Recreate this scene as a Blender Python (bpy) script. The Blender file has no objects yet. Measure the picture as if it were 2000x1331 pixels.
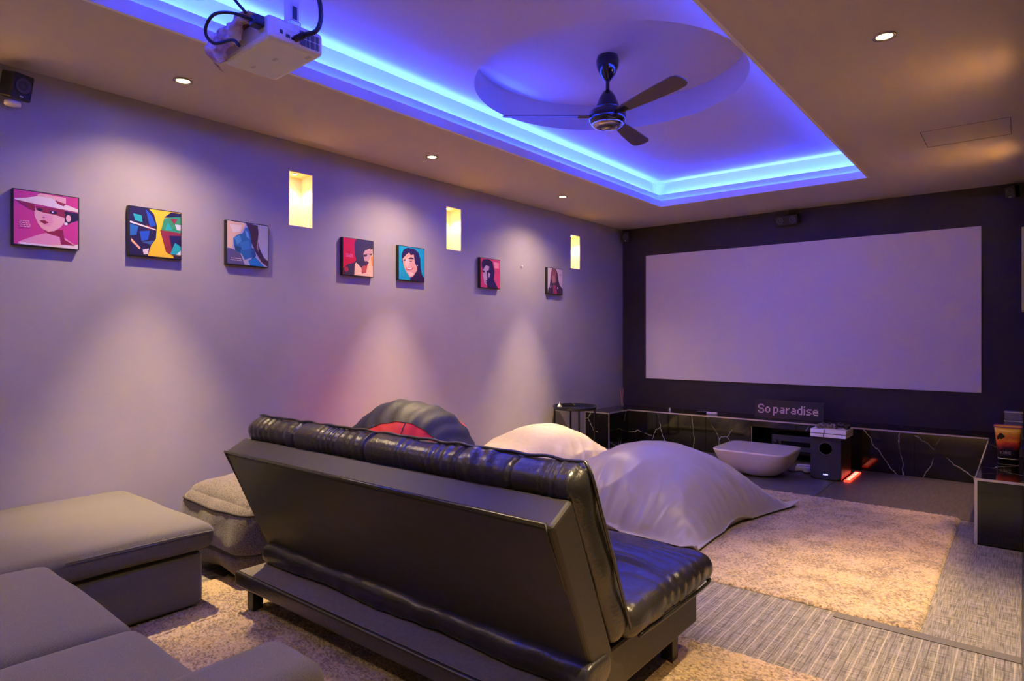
import bpy, bmesh, math, random
from mathutils import Vector, Matrix, noise
R = random.Random(7)
PI = math.pi
sc = bpy.context.scene
C = sc.collection
# ---------------------------------------------------------------- camera, world, exposure
F_PX, HORIZON, YAW, EYE = 1238.0, 660.0, math.atan2(1000, 1238), 1.30
cd = bpy.data.cameras.new('camera'); cam = bpy.data.objects.new('camera', cd); C.objects.link(cam)
cd.sensor_width = 36; cd.lens = F_PX / 2000 * 36; cd.shift_y = -(665.5 - HORIZON) / 2000; cd.clip_start = .02
cam.location = (0, 0, EYE); cam.rotation_euler = (PI / 2, 0, YAW); sc.camera = cam
w = bpy.data.worlds.new('world'); sc.world = w; w.use_nodes = True
w.node_tree.nodes['Background'].inputs[0].default_value = (.05, .045, .06, 1)
w.node_tree.nodes['Background'].inputs[1].default_value = .3
sc.view_settings.view_transform = 'Standard'; sc.view_settings.look = 'None'
sc.view_settings.gamma = 1; sc.view_settings.use_curve_mapping = False
sc.view_settings.exposure = 1.38
sc.cycles.use_denoising = True
sc.cycles.max_bounces = 10; sc.cycles.diffuse_bounces = 6; sc.cycles.glossy_bounces = 4
sc.cycles.sample_clamp_indirect = 6
WARM = (1, .72, .395); BLUE = (.016, .05, 1)
BEAM_W, SPILL_W, NICHE_W, COVE_W, STEP_W = 225, 36, 7, 28, 4.0     # lamp powers

# ---------------------------------------------------------------- materials
def mat(name, col, rough=.6, metal=0, var=0, vscale=20, bump=0, bscale=60, spec=.5, emit=None, estr=0, trans=0, sheen=0, detail=4, stretch=None, col2=None, coat=0):
    m = bpy.data.materials.new(name); m.use_nodes = True
    nt = m.node_tree; b = nt.nodes['Principled BSDF']
    b.inputs['Base Color'].default_value = (*col, 1); b.inputs['Roughness'].default_value = rough
    b.inputs['Metallic'].default_value = metal; b.inputs['Specular IOR Level'].default_value = spec
    if coat: b.inputs['Coat Weight'].default_value = coat; b.inputs['Coat Roughness'].default_value = .15
    if trans: b.inputs['Transmission Weight'].default_value = trans
    if sheen: b.inputs['Sheen Weight'].default_value = sheen; b.inputs['Sheen Roughness'].default_value = .5
    if emit: b.inputs['Emission Color'].default_value = (*emit, 1); b.inputs['Emission Strength'].default_value = estr
    tc = nt.nodes.new('ShaderNodeTexCoord'); vec = tc.outputs['Object']
    if stretch:
        mp = nt.nodes.new('ShaderNodeMapping'); mp.inputs['Scale'].default_value = stretch
        nt.links.new(vec, mp.inputs[0]); vec = mp.outputs[0]
    if var or col2:
        n = nt.nodes.new('ShaderNodeTexNoise'); n.inputs['Scale'].default_value = vscale; n.inputs['Detail'].default_value = detail
        nt.links.new(vec, n.inputs['Vector'])
        r = nt.nodes.new('ShaderNodeValToRGB')
        a = col2 or tuple(c * (1 - var) for c in col); z = col if col2 else tuple(min(1, c * (1 + var)) for c in col)
        r.color_ramp.elements[0].position = .38; r.color_ramp.elements[1].position = .62
        r.color_ramp.elements[0].color = (*a, 1); r.color_ramp.elements[1].color = (*z, 1)
        nt.links.new(n.outputs['Fac'], r.inputs[0]); nt.links.new(r.outputs[0], b.inputs['Base Color'])
    if bump:
        n2 = nt.nodes.new('ShaderNodeTexNoise'); n2.inputs['Scale'].default_value = bscale; n2.inputs['Detail'].default_value = 3
        nt.links.new(vec, n2.inputs['Vector'])
        bp = nt.nodes.new('ShaderNodeBump'); bp.inputs['Strength'].default_value = bump; bp.inputs['Distance'].default_value = .004
        nt.links.new(n2.outputs['Fac'], bp.inputs['Height']); nt.links.new(bp.outputs[0], b.inputs['Normal'])
    return m
def N(m, t): return m.node_tree.nodes.new(t)
M = {}
M['wall'] = mat('grey_lilac_wall_paint', (.40, .375, .375), .42, var=.03, vscale=3, bump=.12, bscale=25)
M['wall_dark'] = mat('dark_aubergine_wall_paint', (.034, .024, .034), .55, var=.1, vscale=4, bump=.1, bscale=30)
M['ceil'] = mat('matt_ceiling_paint', (.56, .49, .45), .8, bump=.05, bscale=30)
M['cove'] = mat('white_cove_paint', (.78, .76, .78), .6, bump=.05)
M['niche'] = mat('cream_niche_plaster', (.80, .70, .50), .7, var=.04, vscale=15, bump=.1)
M['floor'] = mat('dark_grey_vinyl_floor', (.085, .078, .09), .45, var=.25, vscale=6, bump=.15, bscale=40, stretch=(1, 8, 1))
M['plank'] = mat('dark_brown_vinyl_plank', (.088, .073, .064), .42, var=.22, vscale=7, bump=.15, bscale=50, stretch=(8, 1, 1))
M['screen'] = mat('white_matt_screen_fabric', (.92, .88, .92), .85)
M['seam'] = mat('hairline_dark_gap', (.1, .08, .07), .8)
M['leather'] = mat('black_faux_leather', (.022, .020, .020), .30, bump=.35, bscale=90, spec=.6, var=.15, vscale=6)
M['vinyl'] = mat('charcoal_vinyl_panel', (.026, .022, .020), .48, bump=.12, bscale=120, spec=.45)
M['felt'] = mat('brown_grey_base_cloth', (.15, .13, .112), .75, bump=.3, bscale=250, var=.1, vscale=60)
M['black'] = mat('satin_black_plastic', (.012, .012, .014), .38)
M['blackm'] = mat('black_painted_metal', (.012, .012, .014), .3, metal=.3)
M['gloss'] = mat('gloss_black', (.008, .008, .012), .08)
M['sect'] = mat('dark_grey_woven_upholstery', (.115, .105, .084), .85, bump=.5, bscale=500, var=.22, vscale=420, sheen=.2)
M['pouf'] = mat('dark_speckled_tweed', (.115, .095, .075), .9, bump=.6, bscale=300, var=.55, vscale=190, sheen=.2)
M['sack'] = mat('silver_grey_nylon', (.34, .31, .30), .38, bump=.2, bscale=30, sheen=.3)
M['cream'] = mat('cream_cotton_canvas', (.50, .43, .33), .7, bump=.2, bscale=60, var=.04, vscale=20)
M['navy'] = mat('navy_nylon', (.012, .014, .035), .55, bump=.4, bscale=35)
M['red'] = mat('red_nylon', (.70, .012, .02), .6, bump=.2, bscale=35)
M['trim'] = mat('brushed_aluminium_edge', (.62, .58, .62), .35, metal=.6)
M['white'] = mat('white_plastic', (.84, .82, .82), .35)
M['shade'] = mat('moulded_white_table_shell', (.80, .70, .68), .42)
M['tabletop'] = mat('matt_white_table_top', (.46, .43, .48), .25)
M['metal'] = mat('satin_nickel', (.55, .5, .48), .25, metal=1)
M['blade'] = mat('bronze_brown_fan_blade', (.12, .085, .065), .45, metal=.2)
M['fanblack'] = mat('gloss_black_fan_body', (.01, .01, .02), .12, coat=.6)
M['cable'] = mat('black_rubber_cable', (.01, .012, .02), .45)
M['rag'] = mat('patterned_pink_white_cloth', (.80, .68, .70), .85, col2=(.45, .26, .30), vscale=24, bump=.3)
M['purplegl'] = mat('clear_tinted_acrylic', (.55, .5, .75), .08, trans=.75)
M['pinkred'] = mat('pink_red_reed', (.6, .2, .2), .6)
M['lamp'] = mat('lit_lamp_face', (1, .8, .5), .4, emit=(1, .74, .36), estr=30)
M['led'] = mat('blue_led_strip', (.2, .3, 1), .4, emit=BLUE, estr=25)
M['redglow'] = mat('glowing_red_light_bar', (1, .1, .05), .4, emit=(1, .035, .012), estr=1.3)
M['redmark'] = mat('glowing_pale_marks', (1, .8, .7), .4, emit=(1, .45, .33), estr=1.0)
M['blueled'] = mat('lit_blue_badge', (.5, .5, 1), .4, emit=(.3, .3, 1), estr=1.2)
def flat(name, c, rough=.5): return mat(name, c, rough)
def marble():
    m = mat('black_marble_white_veins', (.006, .0055, .005), .07, spec=.55); nt = m.node_tree; b = nt.nodes['Principled BSDF']
    tc = N(m, 'ShaderNodeTexCoord'); oi = N(m, 'ShaderNodeObjectInfo')
    add = N(m, 'ShaderNodeVectorMath'); add.operation = 'ADD'
    mul = N(m, 'ShaderNodeMath'); mul.operation = 'MULTIPLY'; mul.inputs[1].default_value = 9
    nt.links.new(oi.outputs['Random'], mul.inputs[0]); nt.links.new(tc.outputs['Object'], add.inputs[0]); nt.links.new(mul.outputs[0], add.inputs[1])
    rot = N(m, 'ShaderNodeMapping'); rot.inputs['Rotation'].default_value = (.5, .7, .35); rot.inputs['Scale'].default_value = (1.1, 1.1, .75)
    nt.links.new(add.outputs[0], rot.inputs[0])
    dis = N(m, 'ShaderNodeTexNoise'); dis.inputs['Scale'].default_value = 3.5; dis.inputs['Detail'].default_value = 6
    nt.links.new(rot.outputs[0], dis.inputs['Vector'])
    mx = N(m, 'ShaderNodeMix'); mx.data_type = 'VECTOR'; mx.inputs[0].default_value = .16
    nt.links.new(rot.outputs[0], mx.inputs[4]); nt.links.new(dis.outputs['Color'], mx.inputs[5])
    v = N(m, 'ShaderNodeTexVoronoi'); v.feature = 'DISTANCE_TO_EDGE'; v.inputs['Scale'].default_value = 2.1
    nt.links.new(mx.outputs[1], v.inputs['Vector'])
    r = N(m, 'ShaderNodeValToRGB'); r.color_ramp.elements[0].position = 0; r.color_ramp.elements[1].position = .007
    r.color_ramp.elements[0].color = (1, 1, 1, 1); r.color_ramp.elements[1].color = (0, 0, 0, 1)
    nt.links.new(v.outputs['Distance'], r.inputs[0])
    n2 = N(m, 'ShaderNodeTexNoise'); n2.inputs['Scale'].default_value = 3.2; nt.links.new(add.outputs[0], n2.inputs['Vector'])
    r2 = N(m, 'ShaderNodeValToRGB'); r2.color_ramp.elements[0].position = .40; r2.color_ramp.elements[1].position = .52
    nt.links.new(n2.outputs['Fac'], r2.inputs[0])
    mm = N(m, 'ShaderNodeMath'); mm.operation = 'MULTIPLY'; nt.links.new(r.outputs[0], mm.inputs[0]); nt.links.new(r2.outputs[0], mm.inputs[1])
    cm = N(m, 'ShaderNodeMix'); cm.data_type = 'RGBA'; cm.inputs[6].default_value = (.006, .0055, .005, 1); cm.inputs[7].default_value = (.62, .58, .55, 1)
    nt.links.new(mm.outputs[0], cm.inputs[0]); nt.links.new(cm.outputs[2], b.inputs['Base Color'])
    return m
M['marble'] = marble()
def rugmat():
    m = mat('shaggy_beige_pile', (.42, .32, .235), .95, sheen=.3); nt = m.node_tree; b = nt.nodes['Principled BSDF']
    tc = N(m, 'ShaderNodeTexCoord')
    def nz(s, d, st=None):
        n = N(m, 'ShaderNodeTexNoise'); n.inputs['Scale'].default_value = s; n.inputs['Detail'].default_value = d
        if st:
            mp = N(m, 'ShaderNodeMapping'); mp.inputs['Scale'].default_value = st; nt.links.new(tc.outputs['Object'], mp.inputs[0]); nt.links.new(mp.outputs[0], n.inputs['Vector'])
        else: nt.links.new(tc.outputs['Object'], n.inputs['Vector'])
        return n
    a, c = nz(75, 5, (1, 1.6, 1)), nz(6, 3)
    mt = N(m, 'ShaderNodeMath'); mt.operation = 'MULTIPLY_ADD'; mt.inputs[1].default_value = .45
    nt.links.new(c.outputs['Fac'], mt.inputs[0]); nt.links.new(a.outputs['Fac'], mt.inputs[2])
    r = N(m, 'ShaderNodeValToRGB'); r.color_ramp.elements[0].position = .58; r.color_ramp.elements[1].position = .80
    r.color_ramp.elements[0].color = (.15, .103, .068, 1); r.color_ramp.elements[1].color = (.47, .34, .21, 1)
    nt.links.new(mt.outputs[0], r.inputs[0]); nt.links.new(r.outputs[0], b.inputs['Base Color'])
    bp = N(m, 'ShaderNodeBump'); bp.inputs['Strength'].default_value = .8; bp.inputs['Distance'].default_value = .01
    nt.links.new(a.outputs['Fac'], bp.inputs['Height']); nt.links.new(bp.outputs[0], b.inputs['Normal'])
    return m
M['rug'] = rugmat()
def woven(name, base, line, pitch, width, lstr, across=(60, 2.5)):
    """ woven vinyl: fine crossing threads, plus lines running along Y every <pitch> metres """
    m = mat(name, base, .7); nt = m.node_tree; b = nt.nodes['Principled BSDF']
    tc = N(m, 'ShaderNodeTexCoord'); sx = N(m, 'ShaderNodeSeparateXYZ'); nt.links.new(tc.outputs['Object'], sx.inputs[0])
    def thr(scale):
        mp = N(m, 'ShaderNodeMapping'); mp.inputs['Scale'].default_value = scale; nt.links.new(tc.outputs['Object'], mp.inputs[0])
        n = N(m, 'ShaderNodeTexNoise'); n.inputs['Scale'].default_value = 1; n.inputs['Detail'].default_value = 3; nt.links.new(mp.outputs[0], n.inputs['Vector']); return n
    t1, t2 = thr((9, 190, 1)), thr((190, 9, 1))
    ad = N(m, 'ShaderNodeMath'); ad.operation = 'ADD'; nt.links.new(t1.outputs['Fac'], ad.inputs[0]); nt.links.new(t2.outputs['Fac'], ad.inputs[1])
    r = N(m, 'ShaderNodeValToRGB'); r.color_ramp.elements[0].position = .38; r.color_ramp.elements[1].position = .62
    hf = N(m, 'ShaderNodeMath'); hf.operation = 'MULTIPLY'; hf.inputs[1].default_value = .5; nt.links.new(ad.outputs[0], hf.inputs[0]); nt.links.new(hf.outputs[0], r.inputs[0])
    r.color_ramp.elements[0].color = (*[c * .35 for c in base], 1); r.color_ramp.elements[1].color = (*[min(1, c * 1.7) for c in base], 1)
    out = r.outputs[0]
    for (ph, col) in ([(0, line[0]), (.5, line[1])] if pitch else []):
        dv = N(m, 'ShaderNodeMath'); dv.operation = 'MULTIPLY_ADD'; dv.inputs[1].default_value = 1 / pitch; dv.inputs[2].default_value = ph + 100; nt.links.new(sx.outputs[0], dv.inputs[0])
        fr = N(m, 'ShaderNodeMath'); fr.operation = 'FRACT'; nt.links.new(dv.outputs[0], fr.inputs[0])
        lt = N(m, 'ShaderNodeMath'); lt.operation = 'LESS_THAN'; lt.inputs[1].default_value = width; nt.links.new(fr.outputs[0], lt.inputs[0])
        ml = N(m, 'ShaderNodeMath'); ml.operation = 'MULTIPLY'; ml.inputs[1].default_value = lstr; nt.links.new(lt.outputs[0], ml.inputs[0])
        mx = N(m, 'ShaderNodeMix'); mx.data_type = 'RGBA'; nt.links.new(ml.outputs[0], mx.inputs[0]); nt.links.new(out, mx.inputs[6]); mx.inputs[7].default_value = (*col, 1); out = mx.outputs[2]
    nt.links.new(out, b.inputs['Base Color'])
    bp = N(m, 'ShaderNodeBump'); bp.inputs['Strength'].default_value = .5; bp.inputs['Distance'].default_value = .002; nt.links.new(hf.outputs[0], bp.inputs['Height']); nt.links.new(bp.outputs[0], b.inputs['Normal'])
    return m
M['woven'] = woven('grey_brown_woven_vinyl', (.17, .15, .13), None, 0, 0, 0)
M['stripe'] = woven('striped_woven_vinyl', (.155, .138, .122), ((.035, .03, .03), (.42, .37, .28)), .062, .08, .55)
M['binding'] = mat('taupe_edge_binding', (.10, .088, .08), .7, bump=.2, bscale=200)

# ---------------------------------------------------------------- mesh helpers
def link(name, bm, m, parent=None, smooth=False):
    me = bpy.data.meshes.new(name); bm.to_mesh(me); bm.free()
    for x in (m if isinstance(m, (list, tuple)) else [m]): me.materials.append(x)
    if smooth: me.polygons.foreach_set('use_smooth', [True] * len(me.polygons))
    o = bpy.data.objects.new(name, me); C.objects.link(o)
    if parent is not None: o.parent = parent
    return o
def tag(o, label, cat, group=None):
    o['label'] = label; o['category'] = cat
    if group: o['group'] = group
    return o
def thing(name, label, cat, loc=(0, 0, 0), rz=0, group=None):
    o = bpy.data.objects.new(name, None); C.objects.link(o); o.empty_display_size = .1
    o.location = loc; o.rotation_euler = (0, 0, rz); return tag(o, label, cat, group)
def struct(o): o['kind'] = 'structure'; return o
def box(x0, x1, y0, y1, z0, z1, bev=0, bm=None, seg=2):
    b = bm or bmesh.new()
    r = bmesh.ops.create_cube(b, size=1)
    for v in r['verts']:
        v.co = Vector((x0 + (v.co.x + .5) * (x1 - x0), y0 + (v.co.y + .5) * (y1 - y0), z0 + (v.co.z + .5) * (z1 - z0)))
    if bev: bmesh.ops.bevel(b, geom=list({e for v in r['verts'] for e in v.link_edges}), offset=bev, segments=seg, affect='EDGES', profile=.5)
    return b
def lathe(prof, seg=32, c=(0, 0, 0), bm=None):
    b = bm or bmesh.new(); rings = []
    for (r, z) in prof:
        if r < 1e-6: rings.append([b.verts.new((c[0], c[1], c[2] + z))])
        else: rings.append([b.verts.new((c[0] + r * math.cos(2 * PI * i / seg), c[1] + r * math.sin(2 * PI * i / seg), c[2] + z)) for i in range(seg)])
    for a, d in zip(rings, rings[1:]):
        for i in range(seg):
            j = (i + 1) % seg
            q = [a[i % len(a)], a[j % len(a)], d[j % len(d)], d[i % len(d)]]
            q = list(dict.fromkeys(q))
            if len(q) > 2: b.faces.new(q)
    bmesh.ops.recalc_face_normals(b, faces=b.faces)
    return b
def tube(pts, r, seg=8, bm=None, closed=False):
    b = bm or bmesh.new(); P = [Vector(p) for p in pts]; rings = []; n = len(P)
    for i, p in enumerate(P):
        a = P[i - 1] if (i > 0 or closed) else p; c = P[(i + 1) % n] if (i < n - 1 or closed) else p
        t = (c - a).normalized(); u = t.cross(Vector((0, 0, 1)))
        if u.length < .05: u = t.cross(Vector((1, 0, 0)))
        u.normalize(); v = t.cross(u); rr = r[i] if isinstance(r, (list, tuple)) else r
        rings.append([b.verts.new(p + u * math.cos(2 * PI * k / seg) * rr + v * math.sin(2 * PI * k / seg) * rr) for k in range(seg)])
    for a, d in list(zip(rings, rings[1:])) + ([(rings[-1], rings[0])] if closed else []):
        for k in range(seg): b.faces.new((a[k], a[(k + 1) % seg], d[(k + 1) % seg], d[k]))
    if not closed: b.faces.new(rings[0][::-1]); b.faces.new(rings[-1])
    bmesh.ops.recalc_face_normals(b, faces=b.faces)
    return b
def spline(pts, n=8):
    P = [Vector(p) for p in pts]; P = [P[0] * 2 - P[1]] + P + [P[-1] * 2 - P[-2]]; out = []
    for i in range(1, len(P) - 2):
        for k in range(n):
            t = k / n; a, b, c, d = P[i - 1:i + 3]
            out.append(.5 * ((2 * b) + (c - a) * t + (2 * a - 5 * b + 4 * c - d) * t * t + (3 * b - 3 * c + d - a) * t ** 3))
    return out + [P[-2]]
def prism(prof, x0, x1, bev=0, bm=None):
    """ closed (y, z) profile extruded along x """
    b = bm or bmesh.new()
    a = [b.verts.new((x0, y, z)) for y, z in prof]; c = [b.verts.new((x1, y, z)) for y, z in prof]
    n = len(prof); fs = [b.faces.new(a), b.faces.new(c[::-1])] + [b.faces.new((a[i], c[i], c[(i + 1) % n], a[(i + 1) % n])) for i in range(n)]
    bmesh.ops.recalc_face_normals(b, faces=b.faces)
    if bev: bmesh.ops.bevel(b, geom=list({e for f in fs for e in f.edges}), offset=bev, segments=3, affect='EDGES', profile=.5)
    return b
def softbox(x0, x1, y0, y1, z0, z1, r, n=(24, 24, 8), disp=None, xf=None):
    """ rounded box as a fine grid, with an optional displacement disp(p, d, uvw) along d and a transform """
    b = bmesh.new(); c = Vector(((x0 + x1) / 2, (y0 + y1) / 2, (z0 + z1) / 2)); h = Vector(((x1 - x0) / 2, (y1 - y0) / 2, (z1 - z0) / 2))
    r = min(r, h.x, h.y, h.z)
    def line(hh, k):
        e = [-hh + r * (1 - math.cos(PI / 2 * i / 4)) * 1.0 for i in range(4)]
        m = [-(hh - r) + 2 * (hh - r) * i / k for i in range(k + 1)]
        return e + m + [-q for q in e[::-1]]
    L = [line(h[i], n[i]) for i in range(3)]
    vs = {}
    def V(i, j, k):
        if (i, j, k) in vs: return vs[(i, j, k)]
        q = Vector((L[0][i], L[1][j], L[2][k]))
        core = Vector([max(-(h[a] - r), min(h[a] - r, q[a])) for a in range(3)]); d = q - core
        d = d.normalized() if d.length > 1e-9 else Vector((0, 0, 1)); p = core + d * r
        if disp: p = p + d * disp(p + c, d, (q.x / h.x, q.y / h.y, q.z / h.z))
        p = p + c
        if xf: p = xf(p)
        vs[(i, j, k)] = b.verts.new(p); return vs[(i, j, k)]
    I, J, K = [len(l) for l in L]
    def q(a, b_, c_, d_): b.faces.new((V(*a), V(*b_), V(*c_), V(*d_)))
    for i in range(I - 1):
        for j in range(J - 1):
            q((i, j, K - 1), (i + 1, j, K - 1), (i + 1, j + 1, K - 1), (i, j + 1, K - 1)); q((i, j, 0), (i, j + 1, 0), (i + 1, j + 1, 0), (i + 1, j, 0))
        for k in range(K - 1):
            q((i, 0, k), (i + 1, 0, k), (i + 1, 0, k + 1), (i, 0, k + 1)); q((i, J - 1, k), (i, J - 1, k + 1), (i + 1, J - 1, k + 1), (i + 1, J - 1, k))
    for j in range(J - 1):
        for k in range(K - 1):
            q((0, j, k), (0, j, k + 1), (0, j + 1, k + 1), (0, j + 1, k)); q((I - 1, j, k), (I - 1, j + 1, k), (I - 1, j + 1, k + 1), (I - 1, j, k + 1))
    return b
def sm(a, b, x):
    t = max(0, min(1, (x - a) / (b - a))); return t * t * (3 - 2 * t)
def lamp(name, kind, loc, energy, color, parent=None, **kw):
    l = bpy.data.lights.new(name, kind); l.energy = energy; l.color = color
    for k, v in kw.items():
        if k != 'rot': setattr(l, k, v)
    o = bpy.data.objects.new(name, l); C.objects.link(o); o.location = loc
    if 'rot' in kw: o.rotation_euler = kw['rot']
    if parent is not None: o.parent = parent
    return o

# ---------------------------------------------------------------- room shell
XL, XR, YB, YF, ZC = -4.12, 0.004, -1.15, 7.43, 2.72
# floor
fl = struct(link('floor', box(XL - .2, 1.6, YB - .2, YF + .2, -.1, 0), M['floor']))
for (x0, x1, y0, y1, mm) in ((-1.325, -.24, 5.52, 6.96, 'plank'), (-2.55, -1.33, 5.52, 6.96, 'floor'), (-3.78, -2.555, 5.52, 6.96, 'floor')):
    link('plank', box(x0, x1, y0, y1, 0, .0035, .001), M[mm], fl)
# left wall with lit niches
NICHES_L = [.72, 2.64, 4.24, 6.29]; NICHES_R = [2.0, 4.1, 6.05]; NW, NZ0, NZ1, ND = .10, 2.11, 2.51, .15
def holed_wall(name, x, yr, zr, holes, m, sgn, t=.22):
    """ slab wall at plane x whose visible side faces sgn, cut round the niches """
    b = bmesh.new(); ys = sorted([yr[0], yr[1]] + [h - NW for h in holes] + [h + NW for h in holes])
    for i, (a, c) in enumerate(zip(ys, ys[1:])):
        mid = (a + c) / 2; hole = any(abs(mid - h) < NW for h in holes)
        for z0, z1 in ([(zr[0], NZ0), (NZ1, zr[1])] if hole else [(zr[0], zr[1])]):
            box(min(x, x - sgn * t), max(x, x - sgn * t), a, c, z0, z1, bm=b)
    return struct(link(name, b, m))
wl = holed_wall('wall_left', XL, (YB, YF), (0, ZC + .05), NICHES_L, M['wall'], 1)
wr = holed_wall('wall_right', XR, (1.15, YF), (0, ZC + .05), NICHES_R, M['wall_dark'], -1)
def niche(x, y, sgn, parent, pw):
    b = bmesh.new(); t = .006; xb = x - sgn * ND
    xs = sorted((x, xb)); e = .0005
    box(xs[0], xs[1], y - NW + e, y - NW + t, NZ0 + e, NZ1 - e, bm=b); box(xs[0], xs[1], y + NW - t, y + NW - e, NZ0 + e, NZ1 - e, bm=b)
    box(xs[0], xs[1], y - NW + t, y + NW - t, NZ0 + e, NZ0 + t, bm=b); box(xs[0], xs[1], y - NW + t, y + NW - t, NZ1 - t, NZ1 - e, bm=b)
    xb2 = xb + sgn * t; box(min(xb, xb2), max(xb, xb2), y - NW + t, y + NW - t, NZ0 + t, NZ1 - t, bm=b)
    link('niche_lining', b, M['niche'], parent)
    cx = x - sgn * .05
    lamp('niche_spot', 'SPOT', (cx, y - .02, NZ1 - .025), pw, (1, .6, .25), None, spot_size=math.radians(115 if sgn > 0 else 60), spot_blend=.6, shadow_soft_size=.012)
for y in NICHES_L: niche(XL, y, 1, wl, NICHE_W)
for y in NICHES_R: niche(XR, y, -1, wr, NICHE_W * 12)
for i, y in enumerate(NICHES_L):
    t = thing('niche_lamp', ['small recessed lamp in the wall niche above the pink hat portrait', 'small lit lamp in the wall niche between the blue picture and the red picture', 'small lamp in the wall niche between the teal and pink portraits', 'small lamp in the wall niche nearest the screen wall'][i], 'lamp', (XL + .05 - .10, y - .02, NZ1 - .006), group='niche lamps in the left wall')
    link('rim', lathe([(.018, 0), (.024, 0), (.024, -.004), (.018, -.004), (.018, 0)], 20), M['metal'], t); link('lens', lathe([(0, -.003), (.017, -.003)], 20), M['lamp'], t)
wf = struct(link('wall_front', box(XL, XR, YF, YF + .2, 0, ZC + .05), M['wall_dark']))
struct(link('wall_back', box(XL - .2, 1.6, YB - .2, YB, 0, ZC + .35), M['wall']))
# doorway side of the right wall, where the photographer stands
struct(link('wall_hall', box(1.4, 1.6, YB, 2.2, 0, ZC + .05), M['wall']))
struct(link('wall_side', box(.224, 1.4, 2.0, 2.2, 0, ZC + .05), M['wall']))
struct(link('trim_1', box(.0, .20, YB, -.75, 0, ZC), M['wall_dark']))
struct(link('ceiling_hall', box(XR + .22, 1.6, YB, 2.2, ZC, ZC + .1), M['ceil']))
# ceiling with the lit tray
TX0, TX1, TY0, TY1 = -3.06, -1.085, -.05, 6.36
b = bmesh.new()
for a in ((XL, TX0 - .02, YB, YF), (TX1 + .02, XR + .22, YB, YF), (TX0 - .02, TX1 + .02, YB, TY0 - .02), (TX0 - .02, TX1 + .02, TY1 + .02, YF)):
    box(*a, ZC, ZC + .02, bm=b)
ce = struct(link('ceiling', b, M['ceil']))
def ring(name, off0, off1, z0, z1, m, parent):
    """ rectangular ring between outward offsets off0 < off1 of the tray opening """
    b = bmesh.new(); x0, x1, y0, y1 = TX0 - off0, TX1 + off0, TY0 - off0, TY1 + off0; d = off1 - off0
    box(x0 - d, x0, y0 - d, y1 + d, z0, z1, bm=b); box(x1, x1 + d, y0 - d, y1 + d, z0, z1, bm=b)
    box(x0, x1, y0 - d, y0, z0, z1, bm=b); box(x0, x1, y1, y1 + d, z0, z1, bm=b)
    return link(name, b, m, parent)
ring('cove_lip', 0, .02, ZC, 2.785, M['cove'], ce)
ring('cove_floor', .02, .13, ZC + .02, ZC + .03, M['cove'], ce)
ring('cove_step', .045, .06, ZC + .03, 2.86, M['cove'], ce)
ring('cove_wall', .11, .13, ZC + .03, 3.03, M['cove'], ce)
ring('led_strip', .062, .072, ZC + .03, ZC + .034, M['led'], ce)
# upper ceiling with a round recess for the fan
ZU, ZR, FC, FR = 3.0, 3.2, (-2.19, 3.74), .90
b = bmesh.new(); n = 96; ux0, ux1, uy0, uy1 = TX0 - .11, TX1 + .11, TY0 - .11, TY1 + .11
A, B_, D_ = [], [], []
for i in range(n):
    a = 2 * PI * i / n; dx, dy = math.cos(a), math.sin(a)
    t = min([(ux1 - FC[0]) / dx if dx > 1e-9 else 1e9, (ux0 - FC[0]) / dx if dx < -1e-9 else 1e9, (uy1 - FC[1]) / dy if dy > 1e-9 else 1e9, (uy0 - FC[1]) / dy if dy < -1e-9 else 1e9])
    A.append(b.verts.new((FC[0] + dx * t, FC[1] + dy * t, ZU))); B_.append(b.verts.new((FC[0] + dx * FR, FC[1] + dy * FR, ZU))); D_.append(b.verts.new((FC[0] + dx * FR, FC[1] + dy * FR, ZR)))
cor = {q: b.verts.new((*q, ZU)) for q in ((ux0, uy0), (ux0, uy1), (ux1, uy0), (ux1, uy1))}
for i in range(n):
    j = (i + 1) % n; b.faces.new((A[i], A[j], B_[j], B_[i]))
    pa, pb = A[i].co, A[j].co
    if abs(pa.x - pb.x) > 1e-6 and abs(pa.y - pb.y) > 1e-6:
        k = min(cor, key=lambda q: (Vector((*q, ZU)) - (pa + pb) / 2).length); b.faces.new((A[i], cor[k], A[j]))
bmesh.ops.recalc_face_normals(b, faces=b.faces)
link('upper_ceiling', b, M['ceil'], ce)
b = bmesh.new(); r0 = [b.verts.new((FC[0] + math.cos(2 * PI * i / n) * FR, FC[1] + math.sin(2 * PI * i / n) * FR, ZU)) for i in range(n)]; r1 = [b.verts.new((v.co.x, v.co.y, ZR)) for v in r0]
for i in range(n): b.faces.new((r0[i], r1[i], r1[(i + 1) % n], r0[(i + 1) % n]))
b.faces.new(r1)
rc = link('recess', b, M['ceil'], ce)
struct(link('ceiling_slab', box(XL - .2, XR + .4, YB - .2, YF + .2, 3.22, 3.3), M['ceil'], ce))
# access hatch: fine gap lines of a panel let into the soffit
b = bmesh.new(); hx0, hx1, hy0, hy1 = -.56, -.07, 5.18, 5.62
for a in ((hx0, hx1, hy0, hy0 + .004), (hx0, hx1, hy1, hy1 + .004), (hx0, hx0 + .004, hy0, hy1), (hx1, hx1 + .004, hy0, hy1)): box(*a, ZC - .0012, ZC + .0005, bm=b)
link('hatch_joint', b, M['seam'], ce)
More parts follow.
